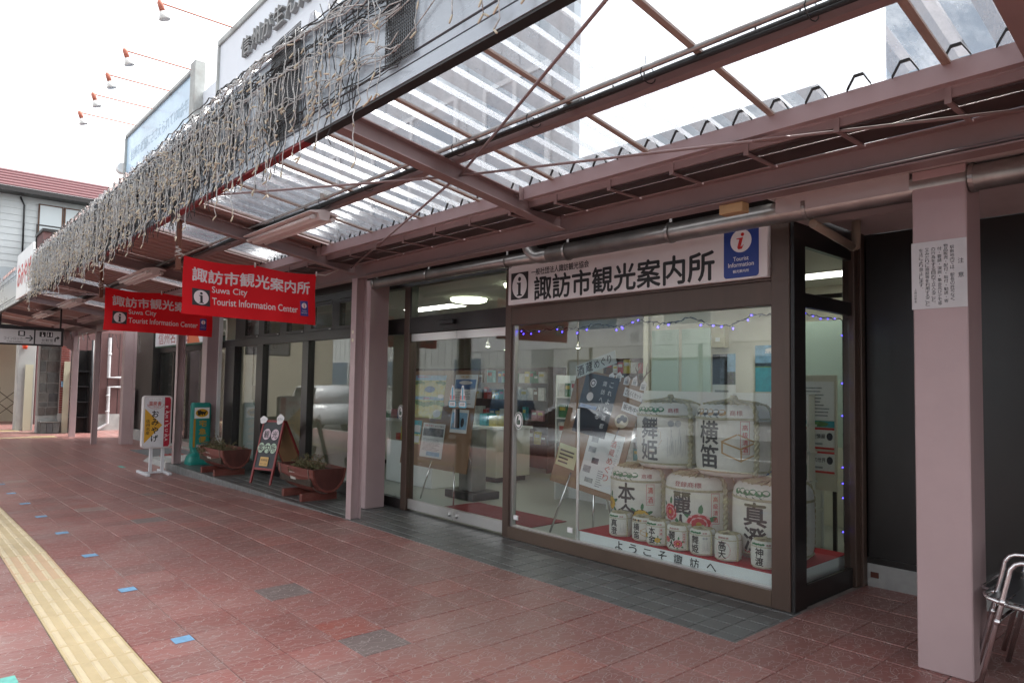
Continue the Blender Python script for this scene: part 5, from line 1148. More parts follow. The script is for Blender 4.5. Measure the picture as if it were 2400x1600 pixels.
build('blackboard', MB().obox(onb(.03, .23, -.006), ux * (Wd - .06), upb * .67, back * .008), bb_m, t)
top = onb(0, .93); dn = (Vector((0, 0, 0)) - Z_ * .93 + back * .50).normalized()
for u in (0, Wd - .03): build('rear_leg', MB().obox(A_ + ux * u + upb * .93 + back * .03, ux * .03, dn * .97, back * .022), fr_m, t)
build('rear_board', MB().obox(A_ + ux * .03 + upb * .90 + back * .045, ux * (Wd - .06), dn * .70, back * .006), hb, t)
pinkc = mat('card_pink', (.68, .55, .60), .7); mintc = mat('card_mint', (.52, .66, .52), .7)
for c, u, v, m_ in (('観', .14, .72, pinkc), ('光', .31, .72, pinkc), ('案', .085, .52, mintc), ('内', .215, .52, mintc), ('所', .335, .52, mintc)):
    q = MB(); disc(q, onb(u, v, .004), ux, upb, .078 if m_ is pinkc else .066, .082 if m_ is pinkc else .074, 22); cd = build('round_card', q, m_, t)
    q = MB(); text(q, c, onb(u, v, .006), ux, upb, w=.10, h=.105, center=True, bold=.012); build('card_letter', q, black, cd)
q = MB(); rect(q, onb(.12, .26, .004), ux, upb, .17, .13, r=.01); cd = build('hours_card', q, mat('card_orange', (.66, .42, .16), .7), t)
q = MB(); text(q, '営業時間', onb(.205, .345, .006), ux, upb, w=.13, h=.032, center=True); text(q, '8:30～17:30', onb(.205, .29, .006), ux, upb, w=.12, h=.018, center=True); build('card_letter', q, black, cd)
for (u, v, r1, r2, bod) in ((.02, .93, .085, .055, 'ごくらく'), (.36, .95, .082, .075, '販売中')):
    q = MB()
    pts = [onb(u + r1 * (1 + .12 * math.sin(a * 5)) * math.cos(a) * .9, v + r2 * (1 + .12 * math.cos(a * 3)) * math.sin(a), .012) for a in [k * .35 for k in range(18)]]
    q.poly(pts); cd = build('paper_cutout', q, white, t); q = MB(); text(q, bod, onb(u, v, .014), ux, upb, w=r1 * 1.2, h=r2 * .6, center=True); build('card_letter', q, greyp, cd)

# souvenir sign on white feet
gs = gz(-12.8)
t = thing('souvenir_sign', 'rounded white and yellow upright souvenir shop sign on white metal feet', 'sign', (-12.75, 3.37, gs))
wm = mat('white_enamel', (.66, .67, .70), .45, var=.04, vscale=4, dirt=.3, dirtcol=(.45, .43, .42), dscale=6)
sX = -12.72; y0, y1, z0, z1 = 3.155, 3.60, .315, 1.195     # the face looks along +X
def rr_prism(x0, x1, y0, y1, z0, z1, r, mb):
    pts = []
    for cy_1, cz_1, a0 in ((y1 - r, z1 - r, 0), (y0 + r, z1 - r, 90), (y0 + r, z0 + r, 180), (y1 - r, z0 + r, 270)):
        for k in range(6): a = R(a0 + k * 18); pts.append((x0, cy_1 + r * math.cos(a), cz_1 + r * math.sin(a)))
    return mb.prism(pts, (x1 - x0, 0, 0))
build('case', rr_prism(sX - .13, sX, y0, y1, z0, z1, .05, MB()), mat('sign_case', (.60, .58, .58), .4), t)
build('face', rr_prism(sX + .0005, sX + .004, y0 + .022, y1 - .02, z0 + .022, z1 - .022, .04, MB()), wm, t)
f1 = sX + .0048
q = MB().add([(f1, y0 + .024, .98), (f1, y0 + .024, .40), (f1, y0 + .30, .70)], [(0, 1, 2)]); build('yellow_triangle', q, mat('sign_yellow', (.62, .34, .03), .5), t)
q = MB().add([(f1, y1 - .12, z0 + .024), (f1, y1 - .045, z0 + .024), (f1, y1 - .022, z0 + .06), (f1, y1 - .022, z1 - .06), (f1, y1 - .045, z1 - .024), (f1, y1 - .12, z1 - .024)], [(0, 1, 2, 3, 4, 5)]); build('red_band', q, mat('sign_red', (.38, .008, .03), .5), t)
q = MB(); vtext(q, 'おみやげ', (f1 + .001, y0 + .185, .945), Y_, Z_, .105, .11, .137, bold=.03); vtext(q, '信州名産', (f1 + .001, y0 + .075, .80), Y_, Z_, .058, .058, .066, bold=.01); build('lettering', q, black, t)
q = MB(); text(q, '温泉舎', (f1 + .001, y0 + .175, 1.065), Y_, Z_, w=.20, h=.075, center=True, bold=.015); text(q, 'senya', (f1 + .001, y0 + .195, 1.005), Y_, Z_, w=.085, h=.025, center=True)
for k in range(14): a = math.pi * (1.0 + k / 13); q.obox((f1 + .0005, y0 + .175 + .125 * math.cos(a), 1.045 + .07 * math.sin(a)), (.0006, 0, 0), (0, .022, 0), (0, 0, .006))
build('shop_mark', q, mat('mark_red', (.50, .05, .04), .5), t)
q = MB(); rect(q, (f1 + .001, y0 + .08, 1.125), Y_, Z_, .20, .035); build('label_strip', q, white, t); q = MB(); text(q, 'いらっしゃいませ', (f1 + .002, y0 + .18, 1.142), Y_, Z_, w=.17, h=.02, center=True); build('strip_lettering', q, black, t)
q = MB()
for k, c in enumerate('KAMISUWA'): text(q, c, (f1 + .001, y1 - .085 + .008 * (k % 2), 1.0 - k * .078), -Z_, Y_, w=.045 if c not in 'I' else .012, h=.045, center=True, bold=.0)
for z_ in (.905, .70, .51): q.obox((f1 + .0006, y1 - .118, z_ - .03), (.0006, 0, 0), (0, .095, .06), (0, .0, .006))
build('band_lettering', q, white, t)
for y in (3.29, 3.475): build('leg', MB().box(sX - .09, sX - .045, y, y + .045, gs + .05, .315), wm, t)
build('foot_bar', MB().box(sX - .09, sX - .045, 3.22, 3.55, gs + .02, gs + .05), wm, t)
for y in (3.22, 3.55): build('foot', MB().box(sX - .45, sX + .22, y - .03, y + .03, gs, gs + .045, bev=.008), wm, t)

# green parcel sign
t = thing('parcel_sign', 'green plastic parcel service stand with black cat emblem, moulded base', 'sign', (-12.75, 4.08, 0))
gm = mat('green_plastic', (.012, .22, .185), .4, var=.08, vscale=5); xx = -12.80
q = MB()
secs = [(0, .21, .16), (.05, .215, .165), (.14, .19, .14), (.2, .14, .09), (.26, .15, .075), (.3, .165, .07), (1.02, .165, .07), (1.06, .155, .065), (1.075, .14, .05)]
n = 20; V = []
for z_, hy, hx in secs:
    for k in range(n):
        a = 2 * math.pi * k / n; c, s_ = math.cos(a), math.sin(a); e = .35; V.append((xx + hx * math.copysign(abs(c) ** e, c), 4.10 + hy * math.copysign(abs(s_) ** e, s_), z_))
q.add(V, [(i * n + k, i * n + (k + 1) % n, (i + 1) * n + (k + 1) % n, (i + 1) * n + k) for i in range(len(secs) - 1) for k in range(n)] + [tuple((len(secs) - 1) * n + k for k in range(n))], 0, False); build('body', q, gm, t)
fx_ = xx + .072
q = MB(); rect(q, (fx_, 3.975, .80), Y_, Z_, .25, .19); build('emblem_panel', q, whitep, t)
q = MB(); disc(q, (fx_ + .001, 4.10, .895), Y_, Z_, .105, .072, 28); build('emblem_oval', q, mat('emblem_yellow', (.62, .34, .01), .5), t)
# the cat of the emblem: body, head with ears, legs, tail, a kitten held in front
cat_pts = [(-.085, .02), (-.075, .035), (-.072, .05), (-.058, .038), (-.04, .042), (-.025, .052), (-.022, .035), (-.01, .018), (.02, .022), (.045, .02), (.085, .038), (.09, .03), (.055, .006), (.05, -.012), (.058, -.04), (.048, -.045), (.035, -.02), (.02, -.014), (.018, -.042), (.006, -.046), (.004, -.016), (-.02, -.018), (-.03, -.042), (-.042, -.044), (-.04, -.02), (-.055, -.03), (-.06, -.045), (-.072, -.04), (-.062, -.012), (-.075, .002)]
bm = bmesh.new(); f_ = bm.faces.new([bm.verts.new((fx_ + .002, 4.10 + a * .95, .895 + b_ * 1.05)) for a, b_ in cat_pts]); bmesh.ops.triangulate(bm, faces=[f_]); q = MB().bm(bm); bm.free(); build('emblem_cat', q, black, t)
q = MB(); rect(q, (fx_, 3.965, .30), Y_, Z_, .035, .49); build('yellow_stripe', q, mat('stripe_ochre', (.42, .22, .01), .5), t)
q = MB(); vtext(q, '宅急便', (fx_ + .001, 4.12, .765), Y_, Z_, .12, .105, .14, bold=.03); build('lettering', q, mat('letter_ochre', (.46, .25, .01), .5), t)
q = MB(); rect(q, (fx_ + .001, 4.02, .30), Y_, Z_, .18, .045); build('label_strip', q, greyp, t)

# notice on the square pillar
t = thing('pillar_notice', 'white paper notice of small vertical Japanese writing stuck on mauve pillar', 'notice', (-1.17, 4.15, 1.93))
build('paper', MB().box(-1.306, -1.040, 4.1500, 4.1535, 1.93, 2.297), mat('notice_paper', (.55, .56, .57), .6, var=.06, vscale=5), t)
q = MB(); yy = 4.1492
for i, c in enumerate(('駅敷地内では、駅長の許可なく', '物品販売・配付・貼付・勧誘・寄', '付・要請・演説・集会及びデモ等', 'の行為をする目的で立入ること、', '又みだりに施設等を利用すること', 'を法により禁止します。')):
    vtext(q, c, (-1.108 - i * .030, yy, 2.262 + (.012 if i in (1, ) else 0)), X_, Z_, .020, .0195, .0212)
vtext(q, '注意', (-1.068, yy, 2.19), X_, Z_, .027, .027, .075); vtext(q, '上諏訪駅長', (-1.287, yy, 2.045), X_, Z_, .012, .013, .0165)
build('lettering', q, black, t)

# stacked aluminium chairs beside the pillar
def chair(lab, loc, m_seat):
    t = thing('stacking_chair', lab, 'chair', loc, 0, 'stacked aluminium chairs'); r = .0125; D, Wc = .56, .54
    for s_ in (0, Wc):
        q = MB(); pts = [(-.02, s_, 0), (.085, s_, .45), (.115, s_, .58)] + [(.115 + .06 * (1 - math.cos(a)), s_, .58 + .075 * math.sin(a)) for a in (.5, 1.0, 1.4)] + [(.24, s_, .662), (.50, s_, .662)] + [(.5 + .05 * math.sin(a), s_, .612 + .05 * math.cos(a)) for a in (.5, 1, 1.5)] + [(.56, s_, .40), (.62, s_, 0)]
        sf = build('side_frame', q.tube(pts, r, 10), alu, t, local=True)
        for p_ in ((.085, s_, .45), (.062, s_, .35)): build('collar', MB().tube([Vector(p_) - Vector((.003, 0, .012)), Vector(p_) + Vector((.003, 0, .012))], .0155, 10), alu, sf, local=True)
    q = MB().tube([(.10, 0, .44), (.02, .02, .455), (-.005, .06, .46), (-.005, Wc - .06, .46), (.02, Wc - .02, .455), (.10, Wc, .44), (.5, Wc, .41), (.5, 0, .41), (.10, 0, .44)], r * .9, 8); build('seat_frame', q, alu, t, local=True)
    for xa, za in ((.062, .35), (.57, .33)): build('stretcher', MB().tube([(xa, 0, za), (xa, Wc, za)], r * .8, 8), alu, t, local=True)
    for k in range(6): build('seat_slat', MB().obox((.03 + k * .075, .02, .462 - k * .007), (.066, 0, -.006), (0, Wc - .04, 0), (0, 0, .004)), m_seat, t, local=True)
    q = MB().tube([(.52, .02, .43), (.58, .02, .70), (.62, .06, .82), (.62, Wc - .06, .82), (.58, Wc - .02, .70), (.52, Wc - .02, .43)], r, 8); build('back_frame', q, alu, t, local=True)
    for k in range(4): build('back_slat', MB().obox((.575 + .012 * k, .03, .60 + .055 * k), (.004, 0, 0), (0, Wc - .06, 0), (.01, 0, .045)), m_seat, t, local=True)
    return t
chair('aluminium stacking chair at the bottom of the stack beside the pillar', (-.985, 4.10, 0.0), mat('dark_slat', (.05, .05, .055), .35))
chair('aluminium stacking chair placed on top of another beside the pillar', (-1.045, 4.27, .005), MATS['dark_slat'])
# ---------------------------------------------------------------- souvenir shop and walls further along
GL = -.15
sh = thing('souvenir_shop', 'souvenir shop front with glass doors and dark wall beyond the office', 'building', (-17, 5.2, GL))
build('dark_wall', MB().box(-21.6, -19.6, 5.0, 5.2, GL, 2.75), dark_wall, sh); build('dark_return', MB().box(-19.6, -19.45, 5.0, 7.5, GL, 2.75), dark_wall, sh)
build('wall_footing', MB().box(-21.6, -19.5, 4.94, 4.999, GL, .12), concrete, sh)
build('shop_floor', MB().box(-19.44, -13.4, 5.2, 9, GL, -.08), MATS['linoleum'], sh); build('back_wall', MB().box(-19.44, -13.4, 9, 9.1, -.08, 2.7), cream, sh); build('shop_ceiling', MB().box(-19.44, -13.4, 5.0, 9.1, 2.701, 2.75), MATS['ceiling_board'], sh)
for x0, x1 in ((-19.44, -19.25), (-18.3, -18.2), (-16.3, -16.1), (-14.7, -14.55), (-13.6, -13.4)): build('door_post', MB().box(x0, x1, 5.16, 5.26, -.08, 2.15), bronze_d, sh)
build('door_head', MB().box(-19.44, -13.4, 5.14, 5.27, 2.151, 2.40), bronze_d, sh)
for x0, x1 in ((-19.25, -18.3), (-18.2, -16.3), (-16.1, -14.7), (-14.55, -13.6)):
    d = build('glass_door', MB().box(x0, x1, 5.20, 5.208, -.05, 2.15), pane, sh); build('door_rail', MB().box(x0, x1, 5.19, 5.218, -.079, .02), steel, d)
rack('shop_shelf', 'shelf of goods inside the souvenir shop behind glass doors', -18.9, -14.0, 7.2, 7.5, (.3, .75, 1.2, 1.6), wood_d, .22, .3)
o = build('shop_lamp', MB().box(-17.6, -15.6, 6.2, 6.5, 2.66, 2.70), lamp_on, label='lit ceiling lamp inside the souvenir shop', cat='ceiling light')
t = thing('green_shop_sign', 'green edged box sign with dark lettering and orange shape above shop doors', 'sign', (-15.7, 4.6, 2.2))
build('case', MB().box(-17.75, -13.95, 4.60, 4.78, 2.205, 2.60, bev=.01), mat('sign_green', (.02, .14, .10), .4), t); build('face', MB().box(-17.70, -14.37, 4.592, 4.5995, 2.235, 2.575), wm, t)
q = MB().add([(-15.35, 4.5905, 2.236), (-14.55, 4.5905, 2.236), (-14.85, 4.5905, 2.574), (-15.35, 4.5905, 2.574)], [(0, 1, 2, 3)]); build('orange_shape', q, mat('sign_orange', (.60, .14, .05), .5), t)
q = MB(); text(q, '信州名産品', (-17.45, 4.5895, 2.27), X_, Z_, w=2.2, h=.27, bold=.0); build('lettering', q, seal, t)
t = thing('wall_board', 'narrow white information board leaning on the dark shop wall', 'notice', (-21.0, 4.93, .1)); build('sheet', MB().box(-21.35, -20.75, 4.915, 4.935, .08, 1.18), whitep, t); q = MB()
for k in range(16): rect(q, (-21.28, 4.9145, 1.08 - k * .055), X_, Z_, .2 + .25 * ((k * 7) % 5) / 5, .018)
build('print', q, greyp, t); q = MB(); rect(q, (-21.28, 4.9145, .12), X_, Z_, .3, .06); build('print_green', q, leaf_g, t)
o = build('door_mat', MB().box(-17.5, -14.3, 4.1, 5.1, GL + .003, GL + .018), mat('grey_mat', (.13, .13, .135), .95, var=.2, vscale=30), label='long grey mat lying before the souvenir shop doors', cat='mat')
o = build('ramp', MB().prism([(-13.42, 3.72, GL - .02), (-13.42, 5.1, GL - .02), (-13.42, 5.1, -.05), (-13.42, 3.85, -.06)], (-1.6, 0, 0)), concrete, label='pale concrete ramp beside the end of the grey step', cat='ramp')
t = thing('step_stool', 'small red wooden step frame lying behind the souvenir sign', 'frame', (-15.3, 4.4, GL)); 
for k in range(3): build('slat', MB().box(-15.6, -15.0, 4.25 + k * .14, 4.33 + k * .14, GL + .05, GL + .08), fr_m, t)
for x in (-15.55, -15.05): build('bearer', MB().box(x - .03, x + .03, 4.2, 4.65, GL + .018, GL + .0495), fr_m, t)
# square pillars of the row behind the columns
for x, y, lab in ((-13.10, 4.22, 'square mauve pillar behind the green parcel sign'), (-19.35, 4.30, 'square mauve pillar beside the white drain pipe')):
    z_ = 0 if x > -13.3 else GL
    p_ = thing('square_pillar', lab, 'pillar', (x, y, z_)); build('shaft', MB().box(x - .13, x + .13, y, y + .26, z_, 2.9, bev=.006), pink_l, p_); build('edge_strip', MB().box(x + .131, x + .16, y + .2, y + .26, z_, 2.62), whitep if x > -14 else pink_l, p_)
p_ = thing('corner_column', 'flat mauve column before the brick pier at the canopy end', 'column', (-22.4, 3.75, GL)); build('shaft', MB().box(-22.5, -22.36, 3.73, 3.87, GL, 2.75, bev=.005), pink_l, p_); build('gusset', MB().prism([(-22.45, 3.0, 2.74), (-22.45, 3.729, 2.74), (-22.45, 3.729, 2.2)], (.02, 0, 0)), pink, p_)
# cross wall closing the row: maroon wall with drain pipe, dark rack, brick pier, stone wall, concrete pier
mw_ = thing('maroon_wall', 'maroon clad wall on a grey concrete base behind the drain pipe', 'wall', (-24.8, 5, GL)); build('cladding', MB().box(-25.0, -24.8, 4.3, 7, .35, 2.9), mat('maroon_cladding', (.105, .048, .046), .55, var=.1, vscale=3), mw_); build('base', MB().box(-25.0, -24.76, 4.3, 7, GL, .349), concrete, mw_)
for k in range(8): build('joint', MB().box(-24.799, -24.794, 4.5 + k * .3, 4.512 + k * .3, .35, 2.9), bronze_d, mw_)
build('vent_cover', MB().box(-24.795, -24.77, 4.62, 4.86, .62, .80), mat('vent_beige', (.34, .30, .26), .5), mw_)
t = thing('drain_pipe', 'white plastic drain pipe with a square jog on the maroon wall', 'pipe', (-24.7, 5.2, GL)); dpm = mat('pvc_white', (.52, .52, .53), .4, var=.1, vscale=5)
Ys = lambda u: 5.02 + u
q = MB().tube([(-24.68, 5.10, 2.75), (-24.68, 5.10, 1.50), (-24.68, 5.48, 1.50), (-24.68, 5.48, 1.20), (-24.68, 5.12, 1.20), (-24.68, 5.12, .06), (-24.68, 4.86, -.12)], .05, 10, smooth=False); build('pipe', q, dpm, t)
for z_ in (2.2, .9, .4): build('pipe_clip', MB().tube([(-24.68, 5.11, z_), (-24.68, 5.11, z_ + .06)], .06, 10), dpm, t)
t = thing('plastic_streamer', 'torn strips of clear plastic hanging under the canopy end', 'plastic strip', (-20, 4, 2.4)); rr = random.Random(4)
for k in range(14):
    y = 3.2 + k * .13; L = rr.uniform(.12, .5); build('strip', MB().obox((-20.3, y, 2.62 - L), (.01, 0, 0), (0, .025, 0), (rr.uniform(-.05, .05), rr.uniform(-.1, .05), L)), glass_mat('film', (.8, .82, .84), gain=2, base=.25) if 'film' not in MATS else MATS['film'], t)
t = thing('dark_rack', 'tall black metal rack standing between brick pier and maroon wall', 'rack', (-23.9, 4.2, GL))
build('back_panel', MB().box(-24.15, -24.1, 3.98, 4.42, GL, 2.3), bronze_d, t); build('side', MB().box(-24.1, -23.7, 4.40, 4.43, GL, 2.3), bronze_d, t)
for z_ in (.3, .75, 1.2, 1.65): build('shelf', MB().box(-24.1, -23.7, 3.98, 4.40, z_, z_ + .03), blackg, t)
build('post', MB().tube([(-23.7, 4.46, GL), (-23.7, 4.46, 2.6)], .04, 10), blackg, t)
br_m = mat('red_brick', (.20, .050, .040), .75, var=.25, vscale=9, bump=.2, bscale=60)
bp_ = thing('brick_pier', 'red brick pier with pale mortar and concrete base at the canopy end', 'pier', (-24.2, 3.9, GL))
build('mortar', MB().box(-24.55, -24.105, 3.72, 3.94, .42, 2.8), mat('mortar', (.42, .37, .35), .9), bp_); build('base', MB().box(-24.6, -24.08, 3.70, 3.98, GL, .419), concrete, bp_)
bme = mesh_of('brick', MB().box(-.008, .006, -.105, .105, 0, .055, bev=.002), br_m)
for k in range(34): place('brick', bme, bp_, (.1, (-.07 if k % 2 else -.07), .58 + k * .0685))
sm_ = [mat('stone_%d' % i, c, .7, var=.3, vscale=4, bump=.4, bscale=14) for i, c in enumerate(((.075, .078, .075), (.10, .098, .09), (.055, .058, .06), (.085, .075, .068)))]
sw = thing('stone_wall', 'dark crazy paved stone wall above a small stone bench', 'wall', (-24.3, 3.5, GL)); build('mortar', MB().box(-24.6, -24.21, 3.22, 3.719, .35, 2.8), mat('stone_mortar', (.22, .22, .21), .9), sw); build('plaster_base', MB().box(-24.6, -24.2, 3.22, 3.699, GL, .349), concrete, sw)
rr = random.Random(8); rows = [.36, .60, .74, 1.02, 1.30, 1.62, 1.95, 2.30, 2.79]
for z0, z1 in zip(rows, rows[1:]):
    c = 3.23 + (rr.uniform(.14, .34))
    for ya, yb in ((3.23, c), (c, 3.715)):
        j = lambda: rr.uniform(.006, .03)
        pts = [(-24.212, ya + j(), z0 + j()), (-24.212, yb - j(), z0 + j()), (-24.212, yb - j() * .6, z1 - j()), (-24.212, (ya + yb) / 2, z1 - .004), (-24.212, ya + j() * .6, z1 - j())]
        build('stone', MB().prism(pts, (.018, 0, 0)), rr.choice(sm_), sw)
bn = thing('stone_bench', 'low block bench of grey stone slabs before the stone wall', 'bench', (-24.0, 3.5, GL))
for k, (y0, y1) in enumerate(((3.26, 3.40), (3.405, 3.56), (3.565, 3.72))): build('slab', MB().box(-24.18, -23.86, y0, y1, GL, .16, bev=.01), sm_[(k * 2) % 4], bn)
build('top_slab', MB().box(-24.19, -23.85, 3.25, 3.73, .1605, .20, bev=.006), sm_[1], bn)
cpier = thing('concrete_pier', 'pale concrete pier with tall beige board and red lamp', 'pier', (-25.6, 3.1, GL)); build('shaft', MB().box(-26.2, -25.6, 2.86, 3.30, GL, 2.9, bev=.01), mat('pale_concrete', (.38, .39, .38), .8, var=.15, vscale=2, dirt=.4, dirtcol=(.22, .20, .18), dscale=2), cpier); build('board', MB().box(-25.58, -25.54, 3.04, 3.24, GL, 1.85), mat('beige_board', (.50, .48, .36), .6), cpier); build('red_lamp', MB().lathe([(0, 2.32), (.06, 2.32), (.07, 2.42), (.05, 2.5), (0, 2.52)], (-25.52, 3.0, 0), 12), mat('red_lamp', (.6, .06, .02), .3), cpier)
t = thing('beige_board', 'tall beige board leaning on the brick pier beside a blue sticker', 'board', (-23.2, 3.85, GL)); build('panel', MB().box(-24.07, -24.03, 3.80, 3.95, GL, 1.95), MATS['beige_board'], t); build('sticker', MB().box(-24.079, -24.0705, 3.75, 3.80, 1.2, 1.36), skyb, t)
sd = thing('siding_wall', 'grey clapboard wall behind the folding lattice gate', 'wall', (-31, 2, GL)); build('backing', MB().box(-31.6, -31.4, -3, 3.9, GL, 3.1), uw, sd)
sdm = mat('clapboard', (.42, .46, .50), .6, var=.06, vscale=3)
for k in range(12): build('plank', MB().obox((-31.39, 1.9, .25 + k * .235), (.03, 0, 0), (0, 2.0, 0), (-.022, 0, .228)), sdm, sd)
build('corner_board', MB().box(-31.37, -31.33, 2.30, 2.45, .2, 3.05), sdm, sd)
gt_ = thing('lattice_gate', 'brown folding lattice gate across the passage at the canopy end', 'gate', (-30, 2, GL)); gmm = mat('gate_brown', (.075, .045, .03), .5, metal=.3)
for k in range(8): build('upright', MB().box(-30.02, -29.98, .2 + k * .44, .235 + k * .44, GL + .05, 1.10), gmm, gt_)
for k in range(7):
    for s_ in (0, 1):
        for z_ in (.15, .55):
            a = Vector((-29.97 + .02 * s_, .22 + k * .44, z_ + (.4 if s_ else 0))); b_ = Vector((-29.97 + .02 * s_, .66 + k * .44, z_ + (0 if s_ else .4))); build('lattice_bar', MB().tube([a, b_], .013, 6), gmm, gt_)
build('gate_post', MB().tube([(-29.9, 3.45, GL), (-29.9, 3.45, 1.15)], .11, 14), mat('gate_post_brown', (.10, .055, .03), .6), gt_)
sp_ = thing('steel_post', 'bright steel round post supporting the passage roof', 'post', (-30.8, 2.1, GL)); build('shaft', MB().tube([(-30.8, 2.15, GL), (-30.8, 2.15, 3.1)], .17, 18), steel, sp_); build('collar', MB().tube([(-30.8, 2.15, .55), (-30.8, 2.15, .6)], .175, 18), blackg, sp_)
# passage roof soffit at the far left
pr_ = thing('passage_roof', 'cream panelled fascia of the passage roof beyond the hanging sign', 'roof', (-28, 1, 3)); 
for k in range(4): build('panel', MB().box(-28.05, -28.0, -1.2 + k * 1.12, -.1 + k * 1.12, 2.55, 2.86, bev=.01).box(-28.05, -28.0, -1.2 + k * 1.12, -.1 + k * 1.12, 2.88, 3.12, bev=.01), mat('cream_panel', (.52, .48, .38), .5), pr_)
build('soffit', MB().box(-31, -28.051, -1.3, 3.4, 3.13, 3.2), bronze_d, pr_); build('dark_beam', MB().box(-27.99, -27.9, -1.3, 3.6, 3.21, 3.5), bronze_d, pr_)
# hanging sign to lockers and restrooms
t = thing('locker_sign', 'hanging black framed sign with arrows and locker and restroom pictograms', 'sign', (-17, 2.05, 2.13)); hx = -17.0
build('frame', MB().box(hx - .1, hx, 1.50, 2.64, 2.115, 2.50, bev=.006), blackg, t); build('face', MB().box(hx + .0005, hx + .004, 1.56, 2.595, 2.15, 2.43), mat('sign_face_grey', (.55, .55, .55), .4), t); build('divider', MB().box(hx + .0045, hx + .008, 2.125, 2.15, 2.15, 2.43), blackg, t)
fxs = hx + .0048
build('hanger', MB().box(hx - .06, hx - .03, 1.55, 1.58, 2.501, 2.98).box(hx - .06, hx - .03, 2.57, 2.60, 2.501, 2.9), blackg, t)
q = MB(); text(q, 'コインロッカー', (fxs, 1.81, 2.245), Y_, Z_, w=.36, h=.055, center=True); text(q, 'Coin Lockers', (fxs, 1.81, 2.185), Y_, Z_, w=.26, h=.035, center=True); text(q, '化粧室', (fxs, 2.36, 2.235), Y_, Z_, w=.2, h=.065, center=True); text(q, 'Restrooms', (fxs, 2.36, 2.175), Y_, Z_, w=.2, h=.032, center=True)
rect(q, (fxs, 1.86, 2.30), Y_, Z_, .115, .105, r=.01); rect(q, (fxs, 2.22, 2.30), Y_, Z_, .105, .105, r=.01); rect(q, (fxs, 2.345, 2.30), Y_, Z_, .105, .105, r=.01)
q.add([(fxs, a, b_) for a, b_ in ((1.985, 2.272), (2.085, 2.272), (2.045, 2.31), (2.065, 2.325), (2.115, 2.262), (2.065, 2.20), (2.045, 2.215), (2.085, 2.252), (1.985, 2.252))], [(0, 8, 7, 1), (1, 2, 3, 4), (4, 5, 6, 7), (1, 4, 7)])
q.add([(fxs, a, b_) for a, b_ in ((2.48, 2.21), (2.48, 2.27), (2.50, 2.30), (2.53, 2.305), (2.53, 2.335), (2.575, 2.293), (2.53, 2.252), (2.53, 2.28), (2.51, 2.275), (2.505, 2.265), (2.505, 2.21))], [(0, 10, 9, 1), (1, 9, 8, 2), (2, 8, 7, 3), (4, 6, 5), (3, 7, 6, 4)])
build('lettering', q, black, t)
q = MB(); f2 = fxs + .0006
rect(q, (f2, 1.885, 2.32), Y_, Z_, .065, .03); rect(q, (f2, 1.885, 2.358), Y_, Z_, .065, .03); disc(q, (f2, 2.268, 2.385), Y_, Z_, .009, n=10); disc(q, (f2, 2.275, 2.325), Y_, Z_, .02, n=14); rect(q, (f2, 2.262, 2.335), Y_, Z_, .012, .04)
for y in (2.37, 2.425): disc(q, (f2, y, 2.385), Y_, Z_, .01, n=10); rect(q, (f2, y - .011, 2.315), Y_, Z_, .022, .056)
build('pictogram', q, white, t)
# shop sign fixed on the fascia end
t = thing('fascia_sign', 'white board with red hiragana lettering on the canopy fascia end', 'sign', (-11.6, 1.3, 2.6)); build('board', MB().box(-12.42, -10.95, 1.295, 1.325, 2.605, 3.26, bev=.004), whitep, t)
q = MB(); text(q, 'おみやげ', (-11.66, 1.2935, 2.93), X_, Z_, w=1.25, h=.33, center=True, bold=.03); build('lettering', q, mat('sign_letter_red', (.55, .06, .06), .5), t)

# ---------------------------------------------------------------- house beyond
hs = thing('house', 'two storey house with pale clapboard and maroon ribbed roof behind the canopy', 'house', (-34, 5, GL))
hw = mat('house_siding', (.50, .54, .55), .65, var=.05, vscale=2); rm_ = mat('maroon_roof', (.13, .045, .05), .5, var=.1, vscale=3)
build('wall', MB().box(-40, -31.05, -7, 13, 5.45, 8.15), hw, hs); build('lower_wall', MB().box(-40, -31.15, -7, 13, GL, 5.0), mat('house_cream', (.56, .50, .38), .7), hs); build('belt', MB().box(-40, -31.0, -7, 13, 5.001, 5.449), mat('house_grey', (.40, .45, .48), .6), hs)
for k in range(11): build('siding_board', MB().obox((-31.049, -7, 5.46 + k * .245), (.022, 0, 0), (0, 20, 0), (-.018, 0, .238)), hw, hs)
build('corner_trim', MB().box(-31.02, -30.995, 2.62, 2.68, 5.46, 8.15), hw, hs)
build('eaves', MB().box(-40, -30.4, -7.4, 13.4, 8.151, 8.32), bronze_d, hs)
for k in range(6):
    z0 = 8.325 + k * .20; x0 = -30.4 - k * .42; build('roof_course', MB().prism([(x0, -7.5, z0), (x0 - .43, -7.5, z0 + .17), (x0 - .43, -7.5, z0 + .21), (x0, -7.5, z0 + .06)], (0, 21, 0)), rm_, hs)
for y0, y1 in ((3.84, 4.63), (4.66, 5.5)):
    w_ = build('window', MB().box(-31.02, -30.96, y0, y1, 6.62, 7.95), wood_d, hs); build('pane', MB().box(-30.959, -30.95, y0 + .05, y1 - .05, 6.68, 7.9), mat('frosted_pane', (.52, .58, .60), .25), w_)
bl = build('balcony_rail', MB().box(-30.6, -30.56, 3.75, 5.9, 7.05, 7.1).box(-30.6, -30.56, 3.75, 5.9, 6.2, 6.25).box(-30.6, -30.56, 3.75, 3.8, 6.25, 7.05), bronze_d, hs)
pw = thing('parapet', 'maroon brick parapet block between the house and the light curtain', 'wall', (-29, 5, 0)); build('block', MB().box(-30.2, -28.8, 3.75, 9, GL, 6.55), mat('parapet_brick', (.16, .08, .08), .7, var=.2, vscale=6, stretch=(1, 1, 5)), pw); build('coping', MB().box(-30.3, -28.7, 3.7, 9.05, 6.551, 6.65), bronze_d, pw)
